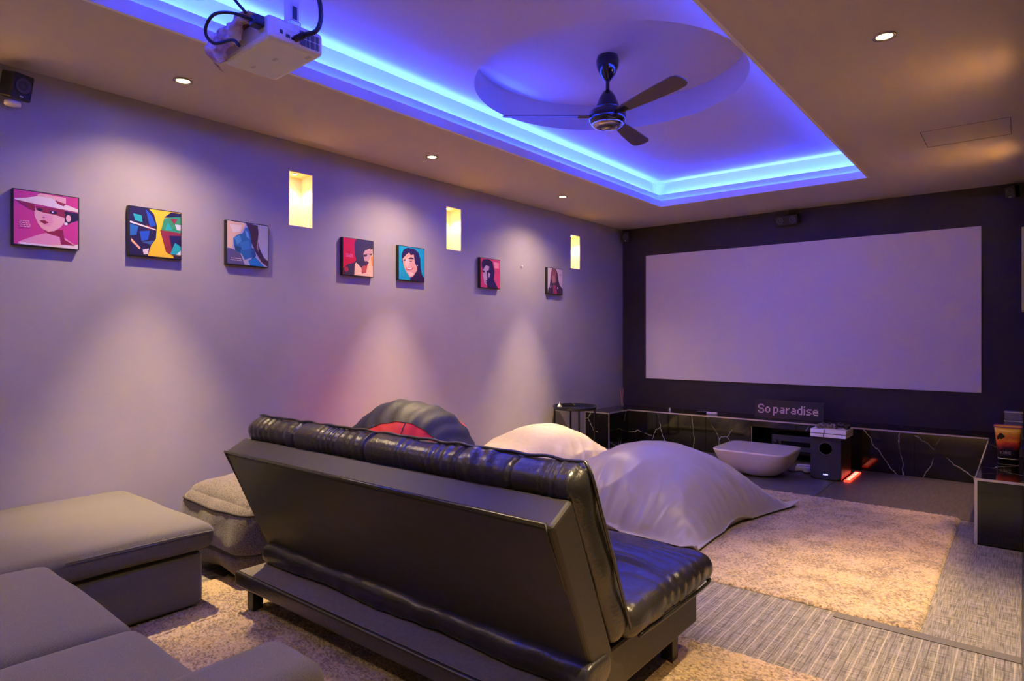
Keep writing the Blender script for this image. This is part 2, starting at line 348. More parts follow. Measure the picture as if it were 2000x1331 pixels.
# cove light: lamps lying in the trough, washing the cove wall and the upper ceiling
def strip(loc, length, along_y, w_, off):
    l = lamp('cove_light', 'AREA', loc, w_ * length, BLUE, None, shape='RECTANGLE', size=.03, size_y=length, rot=(PI, 0, 0 if along_y else PI / 2))
for off, zz, pw in ((.085, 2.80, COVE_W), (.033, 2.757, STEP_W)):
    ly, lx, my, mx_ = TY1 - TY0 - .02, TX1 - TX0 - .02, (TY0 + TY1) / 2, (TX0 + TX1) / 2
    for loc, ln, ay in (((TX0 - off, my, zz), ly, 1), ((TX1 + off, my, zz), ly, 1), ((mx_, TY0 - off, zz), lx, 0), ((mx_, TY1 + off, zz), lx, 0)):
        l = lamp('cove_light', 'AREA', loc, pw * ln / 2, BLUE, None, shape='RECTANGLE', size=.03 if off > .05 else .016, size_y=ln, rot=(PI, 0, 0 if ay else PI / 2))
# recessed downlights
DL = [(-3.61, -.30), (-3.61, 1.58), (-3.61, 3.47), (-3.61, 5.28), (-.51, 3.42), (-.51, 1.50), (-.51, -.42)]  # last one is added, out of view, to warm the sectional seats
DLAB = ['recessed ceiling downlight at the rear left behind the camera', 'recessed ceiling downlight at the left above the yellow and navy picture', 'recessed ceiling downlight in the left soffit, the middle one of its row', 'recessed ceiling downlight in the left soffit nearest the screen wall', 'bright recessed ceiling downlight alone in the right soffit', 'recessed ceiling downlight in the right soffit nearest the camera', 'added unseen ceiling downlight at the rear right beside the camera']
for (x, y), lb in zip(DL, DLAB):
    t = thing('downlight', lb, 'ceiling light', (x, y, ZC), group='recessed ceiling downlights')
    link('trim_ring', lathe([(.034, .004), (.048, -.001), (.050, -.006), (.040, -.008), (.034, -.004), (.034, .004)], 28), M['metal'], t, True)
    link('lamp_face', lathe([(0, -.002), (.033, -.002)], 28), M['lamp'], t)
    lamp('downlight_beam', 'SPOT', (x, y, ZC - .012), BEAM_W, WARM, None, spot_size=math.radians(50), spot_blend=1, shadow_soft_size=.025)
    lamp('downlight_spill', 'SPOT', (x, y, ZC - .012), SPILL_W, WARM, None, spot_size=math.radians(140), spot_blend=1, shadow_soft_size=.025)
# small nail in the wall
tag(link('wall_nail', lathe([(0, 0), (.004, 0), (.004, .012), (.009, .013), (.009, .016), (0, .017)], 10), M['white']), 'small bare picture nail in the lilac wall between the last two portraits', 'nail')
nl = bpy.data.objects['wall_nail']; nl.rotation_euler = (0, PI / 2, 0); nl.location = (XL, 5.255, 2.055)

# ---------------------------------------------------------------- projection screen
t = thing('projection_screen', 'large blank white projection screen fixed on the dark front wall', 'screen', (-2.045, YF - .006, .78))
link('screen_fabric', box(-1.732, 1.732, -.012, -.002, 0, 1.572), M['screen'], t)
link('screen_border', box(-1.738, 1.738, -.010, 0, -.006, 1.578), M['black'], t)

# ---------------------------------------------------------------- U-shaped marble bench
BZ = .417
bench = thing('media_bench', 'low U-shaped black marble bench with silver edges under the screen', 'bench', (0, 0, 0))
link('carcass', box(-4.105, -3.80, 6.51, 7.42, 0, BZ - .014, bm=box(-3.80, -2.30, 6.99, 7.42, 0, BZ - .014, bm=box(-1.38, -.22, 6.99, 7.42, 0, BZ - .014, bm=box(-.22, -.002, 4.95, 7.42, 0, BZ - .014, bm=box(-2.30, -1.38, 6.99, 7.42, .35, BZ - .014, bm=box(-2.30, -1.38, 7.40, 7.42, 0, .35)))))), M['black'], bench)
g = .0012
def tile(x0, x1, y0, y1, z0, z1): link('tile', box(x0 + (g if x1 - x0 > .03 else 0), x1 - (g if x1 - x0 > .03 else 0), y0 + (g if y1 - y0 > .03 else 0), y1 - (g if y1 - y0 > .03 else 0), z0, z1, .0008, seg=1), M['marble'], bench)
for a, c in ((-3.785, -3.47), (-3.47, -2.805), (-2.805, -2.29), (-1.39, -.797), (-.797, -.236)): tile(a, c, 6.97, 6.985, .002, BZ - .016)
for a, c in ((-2.29, -1.84), (-1.84, -1.39)): tile(a, c, 6.97, 6.985, .34, BZ - .016)
for a, c in ((-4.110, -3.93), (-3.93, -3.79)): tile(a, c, 6.49, 6.505, .002, BZ - .016)
tile(-3.80, -3.785, 6.507, 6.969, .002, BZ - .016)
for a, c in ((-.235, -.017), ): tile(a, 0, 4.93, 4.945, .002, BZ - .016)
for a, c in ((4.947, 5.6), (5.6, 6.25), (6.25, 6.968)): tile(-.235, -.221, a, c, .002, BZ - .016)
tile(-4.110, -3.787, 6.49, 6.97, BZ - .014, BZ)
for a, c in ((-4.110, -3.35), (-3.35, -2.65), (-2.65, -1.95), (-1.95, -1.25), (-1.25, -.55), (-.55, -.002)): tile(a, c, 6.971, 7.428, BZ - .014, BZ)
for a, c in ((4.932, 5.6), (5.6, 6.25), (6.25, 6.969)): tile(-.235, -.002, a, c, BZ - .014, BZ)
e = .007
for a in ((-3.785, -.235, 6.97 - e, 6.97, BZ - .013, BZ + .001), (-4.110, -3.785 + e, 6.49 - e, 6.49, BZ - .013, BZ + .001), (-3.785, -3.785 + e, 6.49, 6.97 - e, BZ - .013, BZ + .001), (-3.785, -3.785 + e, 6.49 - e, 6.497, 0, BZ - .013),
          (-4.112, -4.103, 6.49 - e, 6.49, 0, BZ - .013), (-.235 - e, 0, 4.93 - e, 4.93, BZ - .013, BZ + .001), (-.235 - e, -.235, 4.93, 6.97 - e, BZ - .013, BZ + .001), (-.235 - e, -.228, 4.93 - e, 4.93, 0, BZ - .013), (-2.295, -2.29, 6.966, 6.97, 0, .34)):
    link('edge_trim', box(*a), M['trim'], bench)

# ---------------------------------------------------------------- floor coverings
def shag(name, x0, x1, y0, y1, h, label):
    st = .011; nx, ny = int((x1 - x0) / st), int((y1 - y0) / st); vs, fs = [], []
    rr = random.Random(3)
    for j in range(ny + 1):
        for i in range(nx + 1):
            e_ = i in (0, nx) or j in (0, ny)
            jx, jy = rr.uniform(-.006, .006), rr.uniform(-.006, .006)
            vs.append((x0 + (x1 - x0) * i / nx + jx, y0 + (y1 - y0) * j / ny + jy, .006 if e_ else h * rr.uniform(.62, 1.0)))
    for j in range(ny):
        for i in range(nx):
            a = j * (nx + 1) + i; fs.append((a, a + 1, a + nx + 2, a + nx + 1))
    k = len(vs); vs += [(x0, y0, .0045), (x1, y0, .0045), (x1, y1, .0045), (x0, y1, .0045)]; fs.append((k + 3, k + 2, k + 1, k))
    me = bpy.data.meshes.new(name); me.from_pydata(vs, [], fs); me.materials.append(M['rug'])
    o = bpy.data.objects.new(name, me); C.objects.link(o); me.polygons.foreach_set('use_smooth', [True] * len(me.polygons))
    return tag(o, label, 'rug')
shag('shaggy_rug', -3.3, -.355, 3.29, 5.52, .024, 'beige shaggy rug under the bean bags in front of the screen')
shag('shaggy_rug', -3.35, -.42, .95, 2.585, .024, 'beige shaggy rug under the black sofa and grey sectional')
tag(link('woven_mat', box(-3.6, -.250, 3.285, 5.50, .0005, .004, bm=box(-.250, -.008, 3.285, 4.915, .0005, .004)), M['woven']), 'grey woven vinyl mat with plain weave beside the front rug', 'floor mat')
tag(link('striped_mat', box(-3.6, -.006, -.9, 3.283, .0005, .004), M['stripe']), 'striped woven vinyl mat between the two shaggy rugs', 'floor mat')
tag(link('edge_binding', box(-.69, -.006, 3.222, 3.283, .0042, .008, .0015), M['binding']), 'narrow taupe binding strip along the woven mat edge at the right', 'binding strip')

# ---------------------------------------------------------------- black futon sofa
sofa = thing('futon_sofa', 'black faux-leather futon sofa seen from behind with its slanted back', 'sofa', (0, 0, 0))
SX0, SX1 = -2.90, -1.03
def wr_noise(p, s, a): return a * noise.noise(Vector(p) * s)
link('back_panel', prism([(1.452, .765), (1.56, .825), (1.80, .275), (1.672, .275)], SX0, SX1, .014), M['vinyl'], sofa, False)
link('back_piping', tube([(SX0 + .02, 1.672, .30), (SX0 + .02, 1.449, .772), (SX1 - .02, 1.449, .772), (SX1 - .02, 1.672, .30)], .006), M['leather'], sofa, True)
up = Vector((0, -.24, .54)).normalized(); nr = Vector((0, .54, .24)).normalized(); org = Vector((0, 1.80, .285))
SEAMS = [-2.49, -2.0, -1.51, -1.275]
def cush_d(p, d, q):
    o = 0
    for s in SEAMS: o -= .011 * math.exp(-((p.x - s) / .008) ** 2) * sm(.1, .7, q[2])
    top = sm(.3, .95, q[2])
    o += top * .0032 * math.sin(p.x * 135 + 5 * math.sin(p.x * 11) + p.y * 30) * sm(-.1, .4, noise.noise(Vector((p.x * 6, 0, 1))) + .1)
    o += .008 * (1 - q[2] ** 2) * (d.y > 0) + .004 * top * math.cos((p.x) * 13)
    ex = sm(.94, 1.0, abs(q[0])); o += ex * .006 * noise.noise(Vector((p.x * 3, p.y * 8, p.z * 9)))
    return o
def cush_x(p): return org + Vector((p.x, 0, 0)) + nr * p.y + up * p.z
link('back_cushion', softbox(SX0 + .005, SX1 + .012, .0, .135, -.01, .655, .055, (260, 8, 30), cush_d, cush_x), M['leather'], sofa, True)
pts = [cush_x(Vector((SX0 + .02 + (SX1 - SX0 - .02) * i / 90, .100 + .003 * math.sin(i), .655 + .002 * math.sin(i * .7)))) for i in range(91)]
pts += [cush_x(Vector((SX1 + .022, .088, .62 - .6 * i / 12))) for i in range(13)]
link('cushion_piping', tube(pts, .0055), M['leather'], sofa, True)
def flap_d(p, d, q): return .006 * math.sin(p.x * 9 + 1) + wr_noise(p, 14, .006) + (.012 * math.sin(p.x * 90) * sm(.93, 1, abs(q[0])))
link('hinge_flap', softbox(SX0 + .0, SX1 + .02, 1.625, 1.775, .205, .305, .045, (90, 4, 4), flap_d), M['leather'], sofa, True)
link('rear_shelf', prism([(1.505, .145), (1.50, .192), (1.515, .203), (1.77, .203), (1.77, .14)], SX0 + .02, SX1 - .02, .004), M['felt'], sofa)
link('shelf_edge', softbox(SX0 + .015, SX1 - .015, 1.495, 1.52, .138, .205, .012, (40, 1, 2)), M['leather'], sofa, True)
link('seat_base', box(SX0 + .03, SX1 - .012, 1.775, 2.50, .135, .29, .012), M['vinyl'], sofa)
def seat_d(p, d, q):
    o = .055 * (1 - q[0] ** 2 * .9) * (1 - abs(q[1]) ** 3) * sm(0, .7, d.z)
    side = sm(.45, 1.0, q[0]) * sm(-.9, .2, d.z + .3)
    o += side * .011 * (abs(math.sin(p.y * 38 + 1.6 * math.sin(p.y * 11 + p.x * 6) + 2.5 * noise.noise(Vector((p.x * 3, p.y * 5, 0))))) ** .6 - .7) * (.4 + 1.1 * noise.noise(Vector((p.x * 2, p.y * 6, 4))) ** 2 * 4)
    fr = sm(.5, 1, q[1]); o += fr * .004 * math.sin(p.x * 34 + 2 * math.sin(p.x * 5))
    return o + wr_noise(p, 7, .006)
link('seat_cushion', softbox(SX0 - .01, SX1 + .035, 1.86, 2.60, .285, .40, .055, (120, 60, 4), seat_d), M['leather'], sofa, True)
sp = [(SX1 + .022, 1.93, .296), (SX1 + .026, 2.2, .294), (SX1 + .022, 2.50, .292), (SX1 + .008, 2.56, .292), (SX1 - .04, 2.582, .292), (-1.5, 2.585, .292), (-2.2, 2.585, .292), (SX0, 2.58, .292)]
link('seat_piping', tube(spline(sp, 8), .007), M['leather'], sofa, True)
for x, y in ((-2.82, 1.565), (-1.10, 1.60), (-2.82, 2.36), (-1.10, 2.36)): link('leg', box(x - .026, x + .026, y - .026, y + .026, .0245, .15, .003), M['black'], sofa)

# ---------------------------------------------------------------- grey sectional sofa
sec = thing('sectional_sofa', 'dark grey fabric corner sofa with a chaise in the near left corner', 'sofa', (0, 0, 0))
def puff(a):
    def f(p, d, q): return (a * (1 - q[0] ** 4) * (1 - q[1] ** 4) * sm(0, .7, d.z)) + wr_noise(p, 3.5, .006)
    return f
link('chaise_base', softbox(-4.09, -3.045, -1.12, 1.43, .03, .285, .03, (20, 40, 4)), M['sect'], sec, True)
link('chaise_cushion', softbox(-4.105, -3.0, -.10, 1.475, .295, .415, .05, (30, 50, 4), puff(.02)), M['sect'], sec, True)
link('seat_base', softbox(-3.03, -1.44, -1.10, .74, .03, .275, .03, (30, 30, 4)), M['sect'], sec, True)
link('seat_cushion', softbox(-2.985, -2.135, -.10, .80, .29, .415, .05, (30, 30, 4), puff(.03)), M['sect'], sec, True)
link('seat_cushion', softbox(-2.130, -1.475, -.10, .80, .29, .415, .05, (30, 30, 4), puff(.03)), M['sect'], sec, True)
link('arm', softbox(-1.465, -1.235, -1.10, .875, .03, .56, .05, (10, 50, 16), lambda p, d, q: wr_noise(p, 4, .005)), M['sect'], sec, True)
link('backrest', softbox(-4.1, -1.47, -1.10, -.78, .28, .78, .07, (60, 8, 12)), M['sect'], sec, True)
for x0, x1 in ((-4.05, -3.0), (-2.99, -2.13), (-2.12, -1.48)): link('back_cushion', softbox(x0, x1, -.78, -.45, .43, .86, .09, (20, 8, 12), puff(.0)), M['sect'], sec, True)
link('seam_piping', tube([(-2.99, 1.462 - .02, .385), (-2.987, 1.3, .392), (-2.985, .85, .394)], .004), M['sect'], sec, True)
for x, y in ((-3.12, 1.34), (-4.0, 1.34), (-2.9, .65), (-1.55, .65), (-4.0, -1), (-1.35, -1)): link('foot', box(x - .025, x + .025, y - .025, y + .025, .0245, .04), M['black'], sec)

# ---------------------------------------------------------------- pouf and bean bags
M['felt2'] = mat('dark_cord_piping', (.035, .028, .024), .8)
t = thing('pouf', 'square dark tweed floor pouf with piped seams between the sectional and the wall', 'pouf', (-3.43, 2.03, .004))
def pouf_d(p, d, q):
    o = .085 * (1 - q[0] ** 2) * (1 - q[1] ** 2) * sm(0, .7, d.z) + .035 * (1 - q[2] ** 2) - .012 * math.exp(-((p.z - .17) / .012) ** 2) * (abs(d.z) < .6)
    return o + wr_noise(p, 5, .014) + wr_noise(p, 14, .004)
pbody = link('body', softbox(-.375, .34, -.37, .37, .03, .44, .085, (40, 40, 24), pouf_d), M['pouf'], t, True)
from mathutils.bvhtree import BVHTree
pb = bmesh.new(); pb.from_mesh(pbody.data); tree = BVHTree.FromBMesh(pb)
for zz in (.375, .17):
    path = []
    for k in range(72):
        a = 2 * PI * k / 72; dr = Vector((math.cos(a), math.sin(a), 0)); z_ = zz + .004 * math.sin(a * 5)
        hit = tree.ray_cast(Vector((-.0175, 0, z_)) + dr, -dr)[0]
        if hit: path.append(hit + dr * .003)
    link('piping', tube(path, .006, closed=True), M['felt2'], t, True)

def sack(name, cs, H, peak, m, label, cat, kf=1.0, seed=0, powr=1.0, lift=.03):
    """ big cushion sack lying on the floor: four corners, a flat stitched flange and a humped body """
    n = 110; b = bmesh.new(); cs = [Vector((*c, 0)) for c in cs]; top = {}; bot = {}
    cen = sum(cs, Vector()) / 4
    for i in range(n + 1):
        for j in range(n + 1):
            u, v = -1 + 2 * i / n, -1 + 2 * j / n
            a, c = (u + 1) / 2, (v + 1) / 2
            p = cs[0] * (1 - a) * (1 - c) + cs[1] * a * (1 - c) + cs[2] * a * c + cs[3] * (1 - a) * c
            bow = .13 * (abs(u) ** 3 * (1 - v * v) + abs(v) ** 3 * (1 - u * u)); p = p + (cen - p) * bow
            uu = u - peak[0] * (1 - u * u); vv = v - peak[1] * (1 - v * v)
            s = min(1, max(abs(u), abs(v)) / .955); bd = max(0, 1 - s)
            f = max(0, (1 - (abs(uu) / .97) ** 2.0)) * max(0, (1 - (abs(vv) / .97) ** 2.0)); f = f ** (.66 * powr)
            edge = max(abs(u), abs(v)); ew = sm(.25, .9, edge) * (1 - sm(.93, 1, edge) * .75)
            tt = v if abs(u) > abs(v) else u
            ang = math.atan2(v, u)
            fold = math.sin(tt * 15 * kf + 4.5 * noise.noise(Vector((u * 1.3, v * 1.3, seed))) * 2) * .5 + math.sin(ang * 11 + seed) * .5
            amp = .5 + .9 * noise.noise(Vector((u * 1.7 + 5, v * 1.7, seed + 3)))
            z = H * f + .050 * (.5 - abs(fold) ** .7) * ew * max(.25, amp) * sm(.02, .2, f) + .014 * (.5 - abs(math.sin(tt * 31 + 3 * noise.noise(Vector((u * 3, v * 3, seed + 8)))))) * sm(.6, .9, edge) * sm(.02, .15, f) + .012 * noise.noise(Vector((u * 4, v * 4, seed)))
            z = max(z, .012 + lift * max(0, math.sin(tt * 5 + seed)) * sm(.9, 1, edge))
            z += .026
            top[i, j] = b.verts.new((p.x, p.y, z)); bt = sm(.9, 1, edge)
            bot[i, j] = top[i, j] if i in (0, n) or j in (0, n) else b.verts.new((p.x, p.y, (.028 if True else z) * (1 - bt) + (z - .006) * bt))
    for i in range(n):
        for j in range(n):
            b.faces.new((top[i, j], top[i + 1, j], top[i + 1, j + 1], top[i, j + 1]))
            q = (bot[i, j], bot[i, j + 1], bot[i + 1, j + 1], bot[i + 1, j])
            b.faces.new(q)
    o = link(name, b, m, None, True); return tag(o, label, cat)
sack('bean_bag', [(-2.85, 3.45), (-1.50, 3.60), (-1.31, 5.12), (-2.80, 5.12)], .50, (-.05, .0), M['sack'], 'large silvery grey bean bag with a stitched flange lying on the rug', 'bean bag', seed=2, lift=.05)
sack('bean_bag', [(-4.06, 3.75), (-3.0, 4.0), (-2.86, 5.55), (-4.04, 5.60)], .46, (-.1, .1), M['cream'], 'cream bean bag lying against the wall behind the silvery one', 'bean bag', seed=9, lift=.0)

# round navy and red bean bag: panels of one ball, split along its band axis
ball = thing('round_bean_bag', 'round navy and red panelled bean bag behind the black sofa', 'bean bag', (-3.36, 3.0, .026))
ax = Vector((.56, -.82, .02)).normalized(); a1 = ax.cross(Vector((0, 0, 1))).normalized(); a2 = ax.cross(a1)
def ball_pt(th, ph, off=0):
    d = ax * math.cos(th) + (a1 * math.cos(ph) + a2 * math.sin(ph)) * math.sin(th)
    r = 1 + .012 * math.sin(ph * 22 + 2 * math.sin(th * 5)) * math.sin(th) + .04 * noise.noise(d * 2.2)
    p = Vector((d.x * .47, d.y * .47, d.z * .43)) * r + d * off; p.z += .40
    if p.z < .0: p.z = .0
    return p
def ball_panel(name, t0, t1, m, off=0):
    b = bmesh.new(); n1, n2 = 18, 96; g_ = [[b.verts.new(ball_pt(t0 + (t1 - t0) * i / n1, 2 * PI * j / n2, off)) for j in range(n2)] for i in range(n1 + 1)]
    for i in range(n1):
        for j in range(n2): b.faces.new((g_[i][j], g_[i + 1][j], g_[i + 1][(j + 1) % n2], g_[i][(j + 1) % n2]))
    bmesh.ops.remove_doubles(b, verts=b.verts, dist=1e-4); bmesh.ops.recalc_face_normals(b, faces=b.faces)
    return link(name, b, m, ball, True)
ball_panel('front_panel', 0.0, .82, M['red']); ball_panel('middle_band', .82, 1.68, M['navy'], .004); ball_panel('rear_panel', 1.68, PI, M['red'])
for ph in range(0, 6): link('seam', tube([ball_pt(.25 + .57 * k / 8, ph * PI / 3 + .35, .003) for k in range(9)], .0035, 6), M['navy'], ball)

# ---------------------------------------------------------------- low moulded table
t = thing('low_table', 'low white moulded coffee table shaped like a squared bowl', 'table', (-1.985, 6.19, 0.0036))
b = bmesh.new(); rings = []; n = 64
for k, (s, z) in enumerate([(0, .0), (.30, .0), (.46, .004), (.60, .02), (.72, .05), (.82, .09), (.90, .14), (.955, .19), (.985, .225), (1.0, .238), (.985, .244)]):
    ring_ = []
    for i in range(n):
        a = 2 * PI * i / n; p_ = 2 + 5 * min(1, (z / .24) + .1)
        c_, s_ = math.cos(a), math.sin(a); r_ = (abs(c_) ** p_ + abs(s_) ** p_) ** (-1 / p_)
        notch = .02 * math.exp(-((c_ + .35) / .12) ** 2) * (1 if s_ < 0 else 0) * (1 - z / .24)
        ring_.append(b.verts.new((.345 * s * r_ * c_, .315 * s * r_ * s_, z + notch))) if s else None
    rings.append(ring_ if s else [b.verts.new((0, 0, 0))])
for p_, q_ in zip(rings, rings[1:]):
    for i in range(n):
        f_ = list(dict.fromkeys([p_[i % len(p_)], q_[i], q_[(i + 1) % n], p_[(i + 1) % len(p_)]])); b.faces.new(f_)
bmesh.ops.recalc_face_normals(b, faces=b.faces)
link('shell', b, M['shade'], t, True)
b = bmesh.new(); vs = []
for i in range(n):
    a = 2 * PI * i / n; c_, s_ = math.cos(a), math.sin(a); r_ = (abs(c_) ** 7 + abs(s_) ** 7) ** (-1 / 7); vs.append((.338 * r_ * c_, .308 * r_ * s_))
lo = [b.verts.new((*v, .240)) for v in vs]; hi = [b.verts.new((*v, .2455)) for v in vs]; b.faces.new(hi); b.faces.new(lo[::-1])
for i in range(n): b.faces.new((lo[i], lo[(i + 1) % n], hi[(i + 1) % n], hi[i]))
link('top', b, M['tabletop'], t)

# ---------------------------------------------------------------- side table with tray top
t = thing('side_table', 'small round black tray-top side table with thin legs by the left wall', 'table', (-3.86, 5.88, 0.0))
link('tray', lathe([(0, .512), (.225, .512), (.236, .52), (.242, .552), (.236, .552), (.228, .522), (0, .519)], 48), M['gloss'], t, True)
for k in range(4):
    a = PI / 4 + k * PI / 2; x, y = .225 * math.cos(a), .225 * math.sin(a)
    link('leg', box(x - .007, x + .007, y - .007, y + .007, 0, .53), M['blackm'], t)
link('foot_ring', tube([(.225 * math.cos(a * PI / 16), .225 * math.sin(a * PI / 16), .012) for a in range(32)], .006, 6, closed=True), M['blackm'], t)
t = thing('table_ornament', 'tiny white peaked ornament with a spike on the round tray table', 'ornament', (-3.98, 5.76, .519))
link('body', prism([(-.03, 0), (.03, 0), (.022, .03), (0, .05), (-.022, .03)], -.012, .012, .002), M['white'], t)
link('spike', tube([(0, 0, .045), (0, 0, .075)], .004), M['white'], t)

# ---------------------------------------------------------------- things on and around the bench
t = thing('reed_diffuser', 'slim reed diffuser with pinkish sticks in the left corner of the bench', 'diffuser', (-3.99, 7.18, BZ))
link('bottle', lathe([(0, 0), (.022, 0), (.022, .05), (.010, .065), (.010, .08), (0, .08)], 20), M['purplegl'], t, True)
for dx, dy, h in ((-.035, .0, .25), (.012, .01, .24), (-.01, -.02, .20)): link('reed', tube([(0, 0, .01), (dx, dy, h)], .0035, 6), M['pinkred'], t)
t = thing('remote_control', 'black remote control lying on the bench left of the white one', 'remote', (-2.93, 7.20, BZ), .5, 'remotes on the bench')
link('body', box(-.075, .075, -.02, .02, 0, .018, .005), M['black'], t)
for k in range(4): link('button', box(-.05 + k * .025, -.04 + k * .025, -.006, .006, .017, .02), M['white'], t)
t = thing('remote_control', 'white remote control lying on the bench near the dark one', 'remote', (-2.80, 7.14, BZ), .2, 'remotes on the bench')
link('body', box(-.06, .06, -.022, .022, 0, .022, .006), M['white'], t)
link('button', box(-.02, .01, -.008, .008, .021, .024), M['black'], t)
tag(link('small_bottle', lathe([(0, 0), (.012, 0), (.012, .018), (.005, .024), (.005, .034), (0, .034)], 14, (-3.35, 7.2, BZ)), M['white']), 'tiny white bottle standing on the bench left of the remotes', 'bottle')
# sign
t = thing('slogan_sign', 'dark glossy plank sign reading So paradise propped on the bench', 'sign', (-1.985, 7.17, BZ), 0)
M['plank_sheen'] = mat('dark_plank_painted_sheen', (.028, .028, .042), .22)  # grey-blue base colour paints the glossy board's sheen
board = link('board', box(-.355, .355, 0, .014, 0, .20, .002), M['plank_sheen'], t)
M['ink'] = flat('pale_pink_lettering', (.78, .58, .62), .5)
G = {'S': ['01110', '10001', '10000', '01110', '00001', '10001', '01110'], 'o': ['0000', '0000', '0110', '1001', '1001', '1001', '0110'],
     'p': ['0000', '0000', '1110', '1001', '1001', '1001', '1110', '1000', '1000'], 'a': ['0000', '0000', '0110', '0001', '0111', '1001', '0111'],
     'r': ['000', '000', '101', '110', '100', '100', '100'], 'd': ['0001', '0001', '0111', '1001', '1001', '1001', '0111'], 'i': ['1', '0', '1', '1', '1', '1', '1'],
     's': ['0000', '0000', '0111', '1000', '0110', '0001', '1110'], 'e': ['0000', '0000', '0110', '1001', '1111', '1000', '0111'], ' ': ['00']}
cx, px = -.318, .0130
for ch in 'So paradise':
    g_ = G[ch]; wd = len(g_[0])
    if ch != ' ':
        b = bmesh.new()
        pz = .0142 if ch == 'S' else .0132
        for r_, row in enumerate(g_):
            for c_, s_ in enumerate(row):
                if s_ == '1': box(cx + c_ * px - .0006, cx + (c_ + 1) * px + .0006, -.0016, -.0002, .150 - (r_ + 1) * pz - .0006, .150 - r_ * pz + .0006, bm=b)
        link('letter', b, M['ink'], t)
    cx += (wd + 1.0) * px if ch != ' ' else px * 1.6
t.rotation_euler = (-.12, 0, 0); t.location.y = 7.20
# subwoofer
M['recring'] = mat('grey_port_ring', (.09, .09, .12), .4)
t = thing('subwoofer', 'black box subwoofer with a round port standing before the bench', 'speaker', (-1.405, 6.28, 0.0036))
b = box(-.128, .128, .012, .42, 0.008, .392, .006); link('cabinet', b, M['black'], t)
fb = bmesh.new(); n = 40; R0 = .055; cz = .285
o_ = [fb.verts.new((R0 * math.cos(2 * PI * i / n), 0, cz + R0 * math.sin(2 * PI * i / n))) for i in range(n)]
i_ = [fb.verts.new((v.co.x, .011, v.co.z)) for v in o_]
q_ = []
for i in range(n):
    a = 2 * PI * i / n; c_, s_ = math.cos(a), math.sin(a); tt = min(.128 / abs(c_) if abs(c_) > 1e-6 else 9, (.107 if s_ > 0 else .277) / abs(s_) if abs(s_) > 1e-6 else 9)
    q_.append(fb.verts.new((c_ * tt, 0, cz + s_ * tt)))
for i in range(n):
    j = (i + 1) % n; fb.faces.new((q_[i], q_[j], o_[j], o_[i])); fb.faces.new((o_[i], o_[j], i_[j], i_[i]))
bmesh.ops.recalc_face_normals(fb, faces=fb.faces)
M['subface'] = mat('dark_blue_black_speaker_front', (.042, .040, .06), .45)
link('front_panel', fb, M['subface'], t)
b = tube([(R0 * 1.02 * math.cos(2 * PI * i / 32), -.001, cz + R0 * 1.02 * math.sin(2 * PI * i / 32)) for i in range(32)], .0045, 6, closed=True); link('port_ring', b, M['recring'], t, True)
for k in range(3): link('badge_mark', box(-.02 + k * .014, -.009 + k * .014, -.0015, 0, .045, .055), M['blueled'], t)
for x in (-.1, .1):
    for y in (.04, .38): link('foot', box(x - .012, x + .012, y - .012, y + .012, 0, .008), M['black'], t)
M['void'] = mat('port_shade_black', (.0015, .0015, .0015), 1, spec=0)
link('port_shade_plate', box(-.054, .054, .0105, .0119, .231, .339), M['void'], t)  # black plate stands in for the shade inside the port
# game console on the subwoofer
t = thing('game_console', 'white two-layer game console lying on top of the subwoofer', 'console', (-1.372, 6.375, .3966))
for z0, z1, sh in ((.004, .034, 0), (.039, .072, .006)):
    link('shell_half', prism([(-.155 + sh, z0), (.15 + sh, z0), (.15 + sh, z1), (-.145 + sh, z1)], -.15, .145, .002), M['white'], t)
link('middle_gap', box(-.145, .14, -.145, .14, .03, .042), M['black'], t)
link('drive_slot', box(-.04, -.035, -.157, -.15, .006, .034), M['black'], t); link('drive_slot', box(-.035, -.031, -.152, -.145, .04, .070), M['black'], t)
M['camo'] = mat('brown_camouflage_plastic', (.34, .25, .17), .5, col2=(.06, .045, .03), vscale=45)
def controller(loc, rz, m, label):
    t = thing('game_controller', label, 'controller', loc, rz, 'controllers on the game console')
    def cd_(p, d, q): return .006 * abs(q[0]) ** 2
    link('body', softbox(-.05, .05, -.025, .028, .006, .038, .015, (12, 8, 3), cd_), m, t, True)
    for s in (-1, 1):
        link('grip', tube(spline([(s * .05, .01, .024), (s * .066, -.02, .02), (s * .072, -.055, .016)], 4), .017, 10), m, t, True)
        link('thumbstick', lathe([(0, .03), (.008, .03), (.008, .045), (.011, .047), (.011, .051), (0, .05)], 16, (s * .026, -.012, 0)), M['black'], t, True)
    return t
controller((-1.415, 6.36, .470), .3, M['camo'], 'camouflage game controller on top of the white game console')
controller((-1.285, 6.42, .470), -.5, M['black'], 'dark game controller beside the camouflage one on the console')
# amplifier inside the bench opening
t = thing('av_receiver', 'black audio receiver with two knobs inside the bench opening', 'receiver', (-1.86, 7.02, .10))
link('case', box(-.235, .235, 0, .33, 0.01, .17, .004), M['black'], t)
M['recface'] = mat('dark_blue_grey_fascia', (.06, .062, .085), .3)
link('fascia', box(-.235, .235, -.008, 0, .01, .17, .002), M['recface'], t); link('display', box(-.14, .15, -.0105, -.008, .065, .11), M['gloss'], t)
for x in (-.19, .19):
    k = link('knob', lathe([(0, 0), (.026, 0), (.024, .02), (0, .02)], 24), M['blackm'], t, True); k.rotation_euler = (PI / 2, 0, 0); k.location = (x, -.008, .09)
for x in (-.2, .2):
    for y in (.03, .3): link('foot', box(x - .015, x + .015, y - .015, y + .015, 0, .012), M['black'], t)
t = thing('equipment_shelf', 'low black shelf carrying the receiver inside the bench opening', 'shelf', (-1.86, 7.01, 0))
link('board', box(-.27, .27, 0, .36, .085, .10), M['black'], t)
